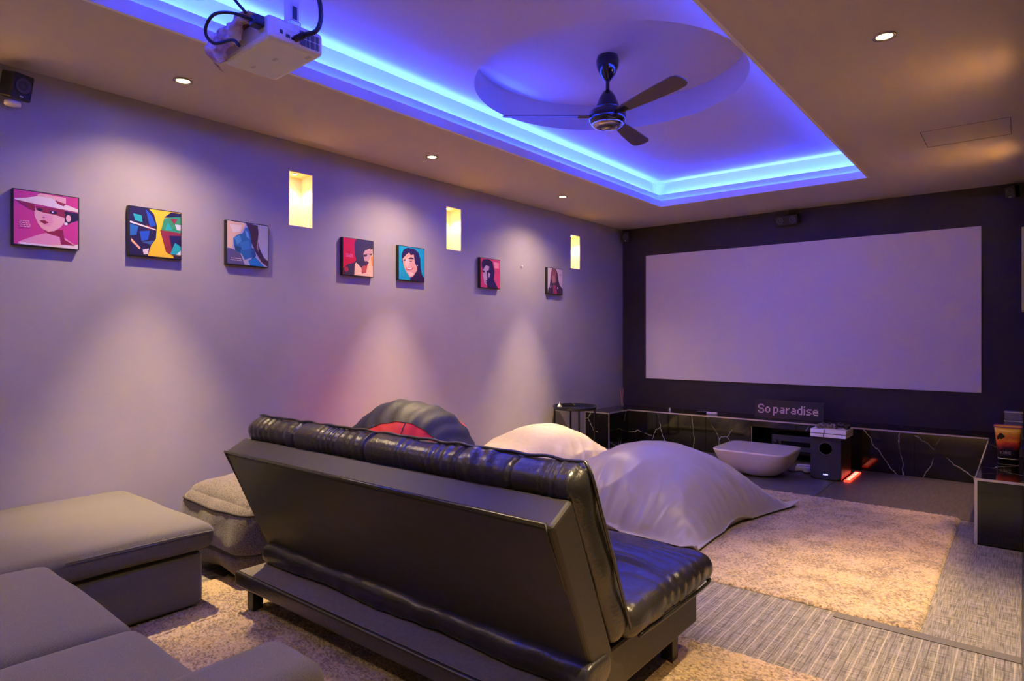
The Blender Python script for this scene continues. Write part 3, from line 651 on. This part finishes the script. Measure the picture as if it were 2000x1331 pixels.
for x in (-.26, .26): link('side_panel', box(x - .008, x + .008, 0, .36, 0.0, .085), M['black'], t)
t = thing('power_strip', 'pale extension socket lying on the floor beside the subwoofer', 'power strip', (-1.64, 6.60, 0.0036), .15)
link('body', box(-.10, .10, -.09, .09, 0, .045, .008), M['white'], t)
for k in range(3): link('socket', box(-.07 + k * .055, -.03 + k * .055, -.02, .02, .0445, .047), M['trim'], t)
tag(link('power_cable', tube(spline([(-1.80, 6.52, .012), (-1.74, 6.44, .012), (-1.66, 6.47, .02), (-1.61, 6.42, .012), (-1.56, 6.46, .014)], 8), .006, 8), M['cable'], None, True), 'black cable coiled on the floor in front of the pale extension socket', 'cable')
# red light bar
t = thing('light_bar', 'small glowing red light bar with pale marks lying beside the subwoofer', 'light', (-1.235, 6.55, 0.0036), 0)
link('bar', box(-.026, .026, -.25, .25, 0, .014, .004), M['redglow'], t)
for k in range(8): link('pale_mark', box(-.017, .017, -.20 + k * .054, -.178 + k * .054, .0142, .0152), M['redmark'], t)
# popcorn bucket and clear stack on the right wing
t = thing('picture_bucket', 'orange and black sunset printed tub on the right end of the bench', 'tub', (-.088, 5.78, BZ))
def sq(r, z, p_=5, n=48): return [(r * (abs(math.cos(2 * PI * i / n)) ** p_ + abs(math.sin(2 * PI * i / n)) ** p_) ** (-1 / p_) * math.cos(2 * PI * i / n), r * (abs(math.cos(2 * PI * i / n)) ** p_ + abs(math.sin(2 * PI * i / n)) ** p_) ** (-1 / p_) * math.sin(2 * PI * i / n), z) for i in range(n)]
b = bmesh.new(); RR = [(0.056, 0), (.062, .05), (.066, .10), (.071, .15), (.076, .20), (.080, .245), (.076, .243), (.058, .01)]
vr = [[b.verts.new(p) for p in sq(r, z)] for r, z in RR]
for a, c in zip(vr, vr[1:]):
    for i in range(48): b.faces.new((a[i], a[(i + 1) % 48], c[(i + 1) % 48], c[i]))
b.faces.new(vr[0][::-1]); b.faces.new(vr[-1]); bmesh.ops.recalc_face_normals(b, faces=b.faces)
m = flat('sunset_print', (1, .5, .05), .35); nt = m.node_tree; tc = N(m, 'ShaderNodeTexCoord'); sp_ = N(m, 'ShaderNodeSeparateXYZ'); nt.links.new(tc.outputs['Object'], sp_.inputs[0])
mr = N(m, 'ShaderNodeMapRange'); mr.inputs[1].default_value = 0; mr.inputs[2].default_value = .245; nt.links.new(sp_.outputs[2], mr.inputs[0])
nz_ = N(m, 'ShaderNodeTexNoise'); nz_.inputs['Scale'].default_value = 28; nt.links.new(tc.outputs['Object'], nz_.inputs['Vector'])
ma = N(m, 'ShaderNodeMath'); ma.operation = 'MULTIPLY_ADD'; ma.inputs[1].default_value = .22; nt.links.new(nz_.outputs['Fac'], ma.inputs[0]); nt.links.new(mr.outputs[0], ma.inputs[2])
cr = N(m, 'ShaderNodeValToRGB'); nt.links.new(ma.outputs[0], cr.inputs[0]); els = cr.color_ramp.elements
els[0].position = .46; els[0].color = (.008, .004, .012, 1); els[1].position = 1.0; els[1].color = (1, .52, .03, 1)
for p_, c_ in ((.54, (.25, .01, .01)), (.66, (.85, .08, .01)), (.74, (.95, .30, .02)), (.80, (.8, .16, .01))): q = els.new(p_); q.color = (*c_, 1)
nt.links.new(cr.outputs[0], nt.nodes['Principled BSDF'].inputs['Base Color'])
link('tub', b, m, t, True)
M['rim'] = flat('red_rim', (.45, .08, .12), .4)
link('rim', tube([(x, y, z) for x, y, z in sq(.080, .246)], .004, 6, closed=True), M['rim'], t, True)
b = bmesh.new()     # tree silhouette and the word on the printed front
for (x, z, r_) in ((-.040, .190, .013), (-.030, .180, .012), (-.050, .178, .012), (-.056, .165, .008), (-.038, .170, .010)): bmesh.ops.create_circle(b, cap_ends=True, segments=14, radius=r_, matrix=Matrix.Translation((x, 0, z)) @ Matrix.Rotation(PI / 2, 4, 'X'))
for v in b.verts: v.co.y = -(.0565 + .0236 * v.co.z / .245 + .0012) - .0005
link('tree_print', b, flat('dark_print', (.02, .006, .006), .4), t)
W = {'K': ['1001', '1010', '1100', '1010', '1001'], 'I': ['1', '1', '1', '1', '1'], 'N': ['1001', '1101', '1011', '1001', '1001'], 'G': ['0111', '1000', '1011', '1001', '0111']}
b = bmesh.new(); cx = -.045
for ch in 'KING':
    for r_, row in enumerate(W[ch]):
        for c_, s_ in enumerate(row):
            if s_ == '1': z = .075 - r_ * .0045; y = -(.0565 + .0236 * z / .245) - .002; box(cx + c_ * .0035, cx + c_ * .0035 + .0036, y - .0006, y, z - .0046, z, bm=b)
    cx += (len(W[ch][0]) + 1) * .0038
link('word_print', b, flat('tan_print', (.35, .25, .18), .4), t)
link('base_band', tube([(x, y, z) for x, y, z in sq(.0585, .02)], .0025, 6, closed=True), M['trim'], t)
t = thing('acrylic_stack', 'stack of clear tinted plastic cases behind the sunset tub', 'plastic case', (-.062, 6.02, BZ))
for k in range(5): link('case', box(-.052, .056, -.05, .05, .002 + k * .066, .062 + k * .066, .004), M['purplegl'], t); link('case_lid', box(-.055, .058, -.053, .053, .0625 + k * .066, .067 + k * .066, .001), M['trim'] if k > 2 else M['purplegl'], t)
# thin framed panel on the right wall
t = thing('wall_frame', 'thin grey framed panel on the dark right wall at the frame edge', 'picture', (XR, 3.6, 1.42))
link('panel', box(-.012, -.001, 0, .28, 0, .37), flat('mid_grey_print', (.2, .18, .19), .5), t)

# ---------------------------------------------------------------- speakers
def satellite(loc, rz, label, s=1.0, tilt=.25):
    t = thing('satellite_speaker', label, 'speaker', loc, rz, 'satellite speakers near the ceiling'); t.rotation_euler = (tilt, 0, rz)
    link('cabinet', box(-.05 * s, .05 * s, -.05 * s, .05 * s, -.065 * s, .065 * s, .008), M['black'], t)
    k = link('driver', lathe([(.036 * s, 0), (.040 * s, .003), (.034 * s, .004), (.018 * s, -.004), (.010 * s, .002), (0, .004)], 28), M['subface'], t, True); k.rotation_euler = (PI / 2, 0, 0); k.location = (0, -.051 * s, .008)
    link('badge', box(-.008, .008, -.052 * s, -.050 * s, -.05 * s, -.044 * s), M['white'], t)
    link('bracket', box(-.012, .012, .045 * s, .075 * s, -.02, .02), M['blackm'], t)
    return t
satellite((-4.035, .935, 2.595), PI / 2 + .35, 'black cube speaker high on the left wall at the near left', 1.0)
link_o = thing('speaker_mount', 'pale round mount under the left wall speaker', 'mount', (-4.06, .925, 2.50)); link('disc', lathe([(0, 0), (.035, 0), (.035, .018), (0, .018)], 24), M['white'], link_o, True)
satellite((-4.03, 7.33, 2.61), .55, 'black cube speaker in the top left corner of the screen wall', .95)
satellite((-.085, 7.33, 2.625), -.4, 'black cube speaker in the top right corner of the screen wall', .85)
t = thing('centre_speaker', 'black two-driver centre speaker above the projection screen', 'speaker', (-2.03, 7.35, 2.60)); t.rotation_euler = (.25, 0, 0)
link('cabinet', box(-.115, .115, -.05, .05, -.055, .055, .008), M['black'], t)
for x in (-.066, .066):
    k = link('driver', lathe([(.034, 0), (.038, .004), (.032, .004), (.016, -.004), (0, .004)], 28), M['recface'], t, True); k.rotation_euler = (PI / 2, 0, 0); k.location = (x, -.051, 0)
link('bracket', box(-.012, .012, .02, .06, .05, .10), M['blackm'], t)

# ---------------------------------------------------------------- ceiling fan
fan = thing('ceiling_fan', 'three-blade ceiling fan with a gloss dark blue-black body in the round recess', 'fan', (FC[0], FC[1], ZR))
link('canopy', lathe([(0, 0), (.070, 0), (.078, -.03), (.072, -.075), (.05, -.125), (.026, -.155), (.018, -.165), (0, -.165)], 32), M['fanblack'], fan, True)
link('down_rod', lathe([(.013, -.15), (.013, -.25)], 16), M['fanblack'], fan, True)
link('bell', lathe([(.014, -.225), (.03, -.235), (.058, -.28), (.078, -.335), (.082, -.365), (.0, -.365)], 32), M['fanblack'], fan, True)
link('motor_housing', lathe([(0, -.36), (.105, -.362), (.122, -.375), (.125, -.43), (.112, -.452), (.10, -.458), (0, -.455)], 40), M['fanblack'], fan, True)
link('bottom_cap', lathe([(.104, -.452), (.110, -.458), (.09, -.474), (.062, -.482), (.058, -.476), (.03, -.49), (0, -.495)], 40), M['metal'], fan, True)
for k, ang in enumerate((98, 218, 338)):
    a = math.radians(ang); b = bmesh.new(); out = [(.13, .028), (.22, .040), (.40, .056), (.60, .066), (.67, .062), (.70, .045), (.71, .015), (.71, -.02), (.70, -.048), (.66, -.062), (.4, -.052), (.22, -.040), (.13, -.03)]
    pit = math.radians(-13)
    lo = [b.verts.new((x, y * math.cos(pit), y * math.sin(pit) - .003)) for x, y in out]; hi = [b.verts.new((x, y * math.cos(pit), y * math.sin(pit) + .003)) for x, y in out]
    b.faces.new(hi); b.faces.new(lo[::-1])
    for i in range(len(out)): b.faces.new((lo[i], lo[(i + 1) % len(out)], hi[(i + 1) % len(out)], hi[i]))
    o = link('blade', b, M['blade'], fan); o.rotation_euler = (0, 0, a); o.location = (0, 0, -.40)
    br = link('blade_bracket', box(.11, .20, -.02, .02, -.008, .0), M['blackm'], o)

# ---------------------------------------------------------------- projector
pr = thing('projector', 'white ceiling-mounted projector hanging under the blue lit tray', 'projector', (-2.112, 1.237, 2.30), math.radians(-2))
def pz(x, y, z): return (x, y, z)
b = bmesh.new(); box(-.165, .165, -.105, .105, 0, .082, .016, bm=b, seg=3)
link('casing', b, M['white'], pr)
for r_ in range(2):
    for k in range(15): link('vent_slot', box(.1648, .1662, .012 + k * .0052, .0150 + k * .0052, .014 + r_ * .026, .037 + r_ * .026), M['black'], pr)
for (y, z, w_, h_) in ((-.062, .028, .010, .012), (-.040, .022, .014, .010), (-.02, .02, .012, .008)): link('port', box(.1648, .1664, y, y + w_, z, z + h_), M['black'], pr)
link('port_label', box(.1648, .1655, -.07, -.005, .048, .070), M['trim'], pr)
for x, y in ((-.10, -.02), (.02, .0), (.12, .07)): link('screw_recess', box(x - .014, x + .014, y - .006, y + .006, -.0008, .001), M['trim'], pr)
link('lens_barrel', lathe([(0, 0), (.030, 0), (.030, .006), (.025, .006), (.020, .003), (0, .003)], 28), M['black'], pr, True).matrix_local = Matrix.Translation((-.07, .100, .045)) @ Matrix.Rotation(-PI / 2, 4, 'X')
t = thing('ceiling_mount', 'white pole mount holding the projector under the ceiling', 'mount', (-2.049, 1.275, 2.383))
link('mount_plate', box(-.06, .06, -.045, .045, 0, .008), M['white'], t); link('pole', box(-.022, .022, -.018, .018, .03, .617, .003), M['white'], t)
link('tilt_joint', box(-.03, .03, -.022, .022, .006, .05, .006), M['metal'], t); link('cable_slot', box(.0215, .0235, -.010, .008, .055, .10), M['black'], t)
link('ceiling_flange', box(-.05, .05, -.05, .05, .605, .617), M['white'], t)
# rag draped over its left end
b = bmesh.new(); n = 34; gr = {}
for i in range(n + 1):
    for j in range(n + 1):
        u, v = i / n, j / n
        nz1 = noise.noise(Vector((u * 5, v * 5, 1))); nz2 = noise.noise(Vector((u * 9, v * 9, 5)))
        x = -.195 + .285 * u; zb = -.012 + .062 * sm(.25, 1, u) + .012 * math.sin(u * 15)
        if v < .35: base = Vector((x, -.115 * (v / .35) + .02, .096 + .012 * abs(nz1)))
        else: q = (v - .35) / .65; base = Vector((x, -.118 - .030 * math.sin(q * PI) - .020 * abs(nz1) - .012 * abs(math.sin(u * 17 + 3 * nz2)), .098 * (1 - q) + zb * q + .006 * nz2))
        if x < -.165: base.y += (-.165 - x) * 1.2 * (v > .35); base.x -= .008 + .012 * abs(nz2)
        gr[i, j] = b.verts.new(base)
for i in range(n):
    for j in range(n): b.faces.new((gr[i, j], gr[i + 1, j], gr[i + 1, j + 1], gr[i, j + 1]))
rag = link('rag', b, M['rag'], None, True); rag.matrix_world = pr.matrix_basis.copy() if False else Matrix.Translation((-2.112, 1.237, 2.30)) @ Matrix.Rotation(math.radians(-2), 4, 'Z')
so = rag.modifiers.new('thickness', 'SOLIDIFY'); so.thickness = .002
tag(rag, 'crumpled pink and white patterned rag draped over the projector end', 'cloth')
def at(x, y, z): # pixel-free: projector-local point in the room
    return Matrix.Translation((-2.112, 1.237, 2.30)) @ Matrix.Rotation(math.radians(-2), 4, 'Z') @ Vector((x, y, z))
t = thing('power_lead', 'black power lead looping from a plug at the back of the projector', 'cable', (0, 0, 0))
link('plug', box(-.02, .02, -.035, .0, -.018, .018, .005), M['cable'], t, False).matrix_local = Matrix.Translation(at(.125, -.105, .055))
link('lead', tube(spline([at(.125, -.14, .055), at(.09, -.19, .07), at(.02, -.22, .075), at(-.04, -.22, .04), at(-.02, -.20, .0), at(.05, -.17, .0), at(.08, -.16, -.025)], 8), .0055), M['cable'], t, True)
tag(link('signal_cable', tube(spline([at(.115, -.155, .075), at(.08, -.19, .14), at(.03, -.19, .25), at(.02, -.15, .45), at(.05, -.12, .70)], 8), .005), M['cable'], None, True), 'thin black cable rising from the projector plug to the ceiling', 'cable')
t = thing('video_cable', 'thick dark video cable plugged into the vented side of the projector', 'cable', (0, 0, 0))
link('lead', tube(spline([at(.20, .0, .03), at(.235, .035, .05), at(.235, .05, .12), at(.19, .05, .25), at(.12, .03, .45), at(.06, .02, .70)], 8), .008), M['cable'], t, True)
link('connector', tube([at(.1665, -.006, .026), at(.205, .003, .03)], .011), M['cable'], t, True)

# ---------------------------------------------------------------- pictures on the left wall
def poster(y, label, bg, shapes, w_=.30):
    t = thing('wall_picture', label, 'picture', (XL, y, 1.785), group='pop-art pictures on the left wall')
    link('board', box(.0, .034, -w_ / 2, w_ / 2, 0, .295, .002), M['black'], t)
    b = bmesh.new(); mats = []; idx = {}
    def midx(c):
        if c not in idx: idx[c] = len(mats); mats.append(flat('print_%02d' % len(mats), c, .35))
        return idx[c]
    def poly(pts, c, lvl):
        x = .0343 + lvl * .00012
        f = b.faces.new([b.verts.new((x, -w_ / 2 + .006 + u * (w_ - .012), .006 + v * .283)) for u, v in pts]); f.material_index = midx(c)
        f.normal_update()
        if f.normal.x < 0: f.normal_flip()
    poly([(0, 0), (1, 0), (1, 1), (0, 1)], bg, 0)
    for l, (c, pts) in enumerate(shapes): poly(pts, c, l + 1)
    link('print', b, mats, t)
def dash(x0, y0, rows, c, wd=.2, ht=.012, gap=.035):
    out = []; rr = random.Random(int(x0 * 100))
    for k in range(rows):
        a = x0 + rr.uniform(0, .03); y = y0 - k * gap; e_ = x0 + wd - rr.uniform(0, .04)
        while a < e_:
            w2 = rr.uniform(.02, .05); out.append((c, [(a, y), (min(a + w2, e_), y), (min(a + w2, e_), y + ht), (a, y + ht)])); a += w2 + .012
    return out
def circ(cx, cy, rx, ry, n=14): return [(cx + rx * math.cos(2 * PI * i / n), cy + ry * math.sin(2 * PI * i / n)) for i in range(n)]
PK, LP, SK, DR, BK, WH = (.62, .05, .26), (.80, .36, .50), (.83, .48, .50), (.30, .02, .05), (.015, .012, .03), (.82, .74, .80)
poster(1.08, 'pink pop-art picture of a woman in a wide white hat', PK, [
    (LP, [(.05, .0), (.10, .06), (.35, .20), (.50, .26), (.75, .22), (1, .04), (1, 0)]), (WH, [(.1, 0), (.06, .04), (.6, .03), (1, .09), (1, 0)]),
    (DR, [(.45, .32), (.75, .35), (.78, .16), (.95, .06), (.72, .06), (.70, .2), (.5, .25)]), (BK, [(.76, .72), (1, .70), (1, .56), (.88, .50), (.80, .42), (.76, .5)]),
    (SK, [(.30, .70), (.31, .55), (.36, .42), (.42, .33), (.52, .28), (.62, .31), (.72, .40), (.78, .50), (.78, .72)]),
    (DR, [(.33, .74), (.78, .74), (.78, .58), (.62, .62), (.45, .63), (.33, .67)]), (LP, [(.42, .60), (.58, .60), (.60, .46), (.54, .38), (.44, .40)]),
    (BK, circ(.385, .68, .045, .028)), (BK, circ(.60, .66, .06, .03)), (WH, circ(.59, .665, .016, .014)), (DR, [(.38, .475), (.46, .49), (.53, .455), (.46, .42)]), (BK, [(.42, .535), (.47, .54), (.45, .555)]),
    (SK, circ(.84, .58, .04, .07)), (WH, circ(.80, .47, .03, .03)), (SK, [(.35, .96), (.40, .99), (.80, .97), (.80, .86), (.36, .88)]),
    (WH, [(0, .83), (.18, .87), (.35, .93), (.55, .93), (.80, .84), (1, .78), (1, .72), (.75, .74), (.30, .78), (.04, .80)]), (DR, [(.02, .81), (.30, .78), (.32, .64), (.15, .72)]), (DR, [(.62, .90), (.80, .85), (.76, .80), (.66, .84)])] + dash(.06, .43, 4, WH))
NV, BL, TE, YE, GR, MA = (.02, .015, .06), (.02, .09, .62), (.02, .42, .48), (.92, .58, .01), (.04, .30, .12), (.28, .03, .03)
poster(1.63, 'yellow picture with abstract navy and green angular forms', YE, [
    (NV, [(0, 0), (.34, 0), (.40, .22), (.50, .38), (.52, .66), (.46, .90), (.36, 1), (0, 1)]), (BL, [(.30, .98), (.42, .86), (.50, .66), (.38, .62)]), (TE, [(.06, .86), (.22, .84), (.24, .70), (.10, .72)]),
    ((.02, .14, .5), [(0, .64), (.16, .60), (.12, .42), (0, .40)]), (BL, [(.18, .50), (.38, .54), (.34, .34), (.22, .30)]), (MA, [(.30, .66), (.46, .60), (.34, .56)]), ((.75, .70, .8), [(0, .70), (.5, .58), (.5, .56), (0, .66)]),
    ((.8, .45, .25), [(.02, .34), (.20, .16), (.18, .12), (.02, .28)]), ((.7, .6, .7), [(.24, .12), (.36, .16), (.34, .04), (.26, .02)]), ((.05, .12, .3), [(.22, .28), (.46, .34), (.40, .24)]),
    (GR, [(.60, .58), (.66, .84), (1, .94), (1, .56)]), (NV, [(.66, .86), (.80, .99), (1, .99), (1, .92)]), (TE, [(.68, .60), (.74, .76), (.84, .60)]), (MA, [(.78, .86), (.94, .86), (.86, .74)]), ((.6, .65, .75), [(.88, .74), (1, .74), (1, .62), (.92, .62)]),
    (MA, [(.58, .58), (1, .56), (1, .34), (.84, .06), (.70, .12)]), (NV, [(.76, .48), (1, .50), (1, .08), (.84, .06)]), (TE, [(.78, .08), (.88, .34), (1, .26), (1, .08)]), ((.7, .8, .85), [(.90, .08), (1, .18), (1, .08)]), ((.03, .02, .03), [(.86, 0), (.84, .05), (1, .06), (1, 0)])])
poster(2.215, 'picture of blue angular facets with a cream sky and dark brown band', (.46, .46, .62), [
    ((.86, .62, .34), [(0, .38), (.12, .36), (.14, .62), (.30, .72), (.44, .96), (.4, 1), (0, 1)]), ((.92, .82, .6), [(.05, .92), (.35, .93), (.3, .78), (.14, .74)]), ((.12, .10, .22), [(0, 0), (.42, 0), (.3, .3), (.1, .36), (0, .36)]),
    ((.03, .16, .42), [(.14, .60), (.24, .70), (.36, .74), (.44, .90), (.58, .88), (.60, .20), (.42, .12), (.34, .26), (.20, .30), (.16, .44)]), ((.08, .32, .66), [(.16, .62), (.30, .70), (.34, .56), (.24, .46)]), ((.05, .22, .55), [(.30, .52), (.52, .60), (.56, .40), (.36, .34)]),
    ((.02, .08, .2), [(.18, .44), (.34, .40), (.3, .28), (.18, .34)]), ((.16, .4, .7), [(.42, .84), (.50, .78), (.54, .62), (.46, .68)]),
    ((.06, .025, .03), [(.44, 1), (.74, .98), (.76, .80), (.74, .60), (.80, .40), (.90, .22), (1, .14), (1, 0), (.84, .10), (.70, .30), (.58, .55), (.54, .8)]), ((.4, .25, .25), [(.72, .62), (.75, .55), (.76, .34), (.72, .42)]),
    ((.02, .22, .62), [(.50, .10), (.66, .22), (.78, .12), (.90, .0), (.55, 0)]), ((.03, .1, .3), [(.56, .44), (.66, .40), (.70, .24), (.60, .14)])] + dash(.06, .13, 2, WH, .3, .016, .045))
RD = (.68, .01, .015)
poster(3.13, 'red picture of a dark-haired man with a raised collar', RD, [
    ((.05, .04, .05), [(.02, 0), (0, .16), (.14, .28), (.34, .34), (.42, .42), (.38, .6), (.36, .85), (.42, 1), (1, 1), (1, .66), (.8, .4), (.6, 0)]),
    ((.88, .62, .32), [(.36, 0), (.38, .30), (.42, .36), (.60, .22), (.62, .06), (.76, .10), (.82, .40), (.86, .72), (.98, .80), (1, .5), (1, 0)]), ((.55, .10, .05), [(.60, .10), (.62, .26), (.70, .30), (.80, .26), (.74, .08)]),
    ((.60, .36, .30), [(.66, .62), (.72, .72), (.90, .80), (.96, .72), (.90, .52), (.78, .34), (.70, .44)]), ((.04, .02, .04), [(.66, .60), (.80, .62), (.78, .56), (.70, .54)]), ((.04, .02, .04), [(.84, .64), (.96, .66), (.94, .60)]),
    ((.10, .03, .04), [(.74, .44), (.86, .40), (.80, .32), (.72, .36)]), ((.80, .3, .06), [(.92, .55), (1, .6), (1, .3), (.95, .3)]), ((.5, .03, .03), circ(.10, .14, .07, .07))] + dash(.08, .56, 3, (.9, .45, .45), .26))
CY = (.01, .36, .60)
poster(3.69, 'teal picture of a smiling man with thick dark hair', CY, [
    ((.025, .015, .05), [(.12, .55), (.10, .75), (.18, .90), (.34, .98), (.60, .97), (.76, .88), (.84, .70), (.86, .40), (.92, .18), (1, .08), (1, 0), (.5, 0), (.5, .3), (.2, .4)]),
    ((.72, .38, .25), [(.14, .62), (.28, .76), (.40, .84), (.46, .76), (.58, .80), (.62, .55), (.72, .40), (.70, .24), (.56, .10), (.42, .10), (.30, .22), (.20, .38), (.16, .5)]),
    ((.82, .55, .42), [(.24, .62), (.40, .72), (.44, .58), (.34, .38), (.24, .44)]), ((.025, .015, .05), [(.16, .60), (.26, .62), (.26, .58), (.18, .56)]), ((.025, .015, .05), [(.34, .64), (.46, .70), (.58, .68), (.56, .65), (.42, .64)]),
    ((.10, .04, .04), [(.36, .585), (.52, .60), (.48, .565)]), ((.6, .10, .08), [(.26, .36), (.46, .36), (.58, .42), (.54, .34), (.40, .30), (.28, .30)]), ((.9, .8, .75), [(.30, .35), (.52, .385), (.46, .335), (.32, .33)]), ((.85, .6, .5), [(.34, .26), (.56, .24), (.52, .14), (.42, .14)]),
    ((.03, .01, .03), [(.42, .06), (.56, .14), (.72, .34), (.84, .26), (1, .12), (1, 0), (.45, 0)]), (WH, circ(.72, .47, .018, .018))] + dash(.02, .22, 4, (.1, .5, .65), .2))
CR = (.66, .06, .14)
poster(4.72, 'crimson picture of a man half hidden in dark purple shadow', CR, [
    ((.03, .012, .07), [(.06, .70), (.04, .84), (.14, .96), (.40, .99), (.60, .92), (.66, .74), (.72, .60), (.68, .30), (.80, .14), (.90, .0), (.34, 0), (.3, .2), (.16, .5)]),
    ((.58, .42, .56), [(.12, .60), (.26, .76), (.44, .74), (.42, .62), (.30, .56), (.34, .34), (.30, .08), (.18, .14), (.14, .36)]), ((.03, .012, .07), [(.06, .58), (.22, .56), (.18, .50), (.08, .52)]), ((.5, .36, .52), [(.38, .54), (.50, .48), (.44, .34), (.38, .38)]),
    ((.03, .012, .07), [(.20, .16), (.34, .18), (.32, .14)]), ((.03, .012, .07), [(.20, .22), (.36, .26), (.32, .21)]), ((.85, .28, .3), [(.66, .92), (.95, .90), (.95, .70), (.72, .70)])] + dash(.68, .88, 5, (.95, .5, .5), .24, .01, .04))
poster(5.83, 'pale pink picture with a dark maroon draped shape down the middle', (.62, .48, .58), [
    ((.05, .025, .06), [(0, 0), (.02, .16), (.12, .26), (.14, .40), (.18, .60), (.22, .85), (.30, 1), (.54, .98), (.66, .82), (.70, .60), (.80, .36), (1, .22), (1, 0)]),
    ((.30, .08, .10), [(.26, .95), (.50, .95), (.58, .80), (.56, .50), (.46, .40), (.30, .42), (.22, .60)]), ((.42, .18, .16), [(.26, .70), (.46, .72), (.50, .50), (.38, .42), (.28, .48)]), ((.35, .04, .08), [(.34, .34), (.54, .34), (.62, .0), (.36, .0)]),
    ((.6, .5, .6), circ(.66, .24, .04, .04)), ((.5, .4, .5), [(.14, .2), (.2, .34), (.24, .26)])] + dash(.76, .78, 2, (.2, .1, .2), .18, .02, .035))
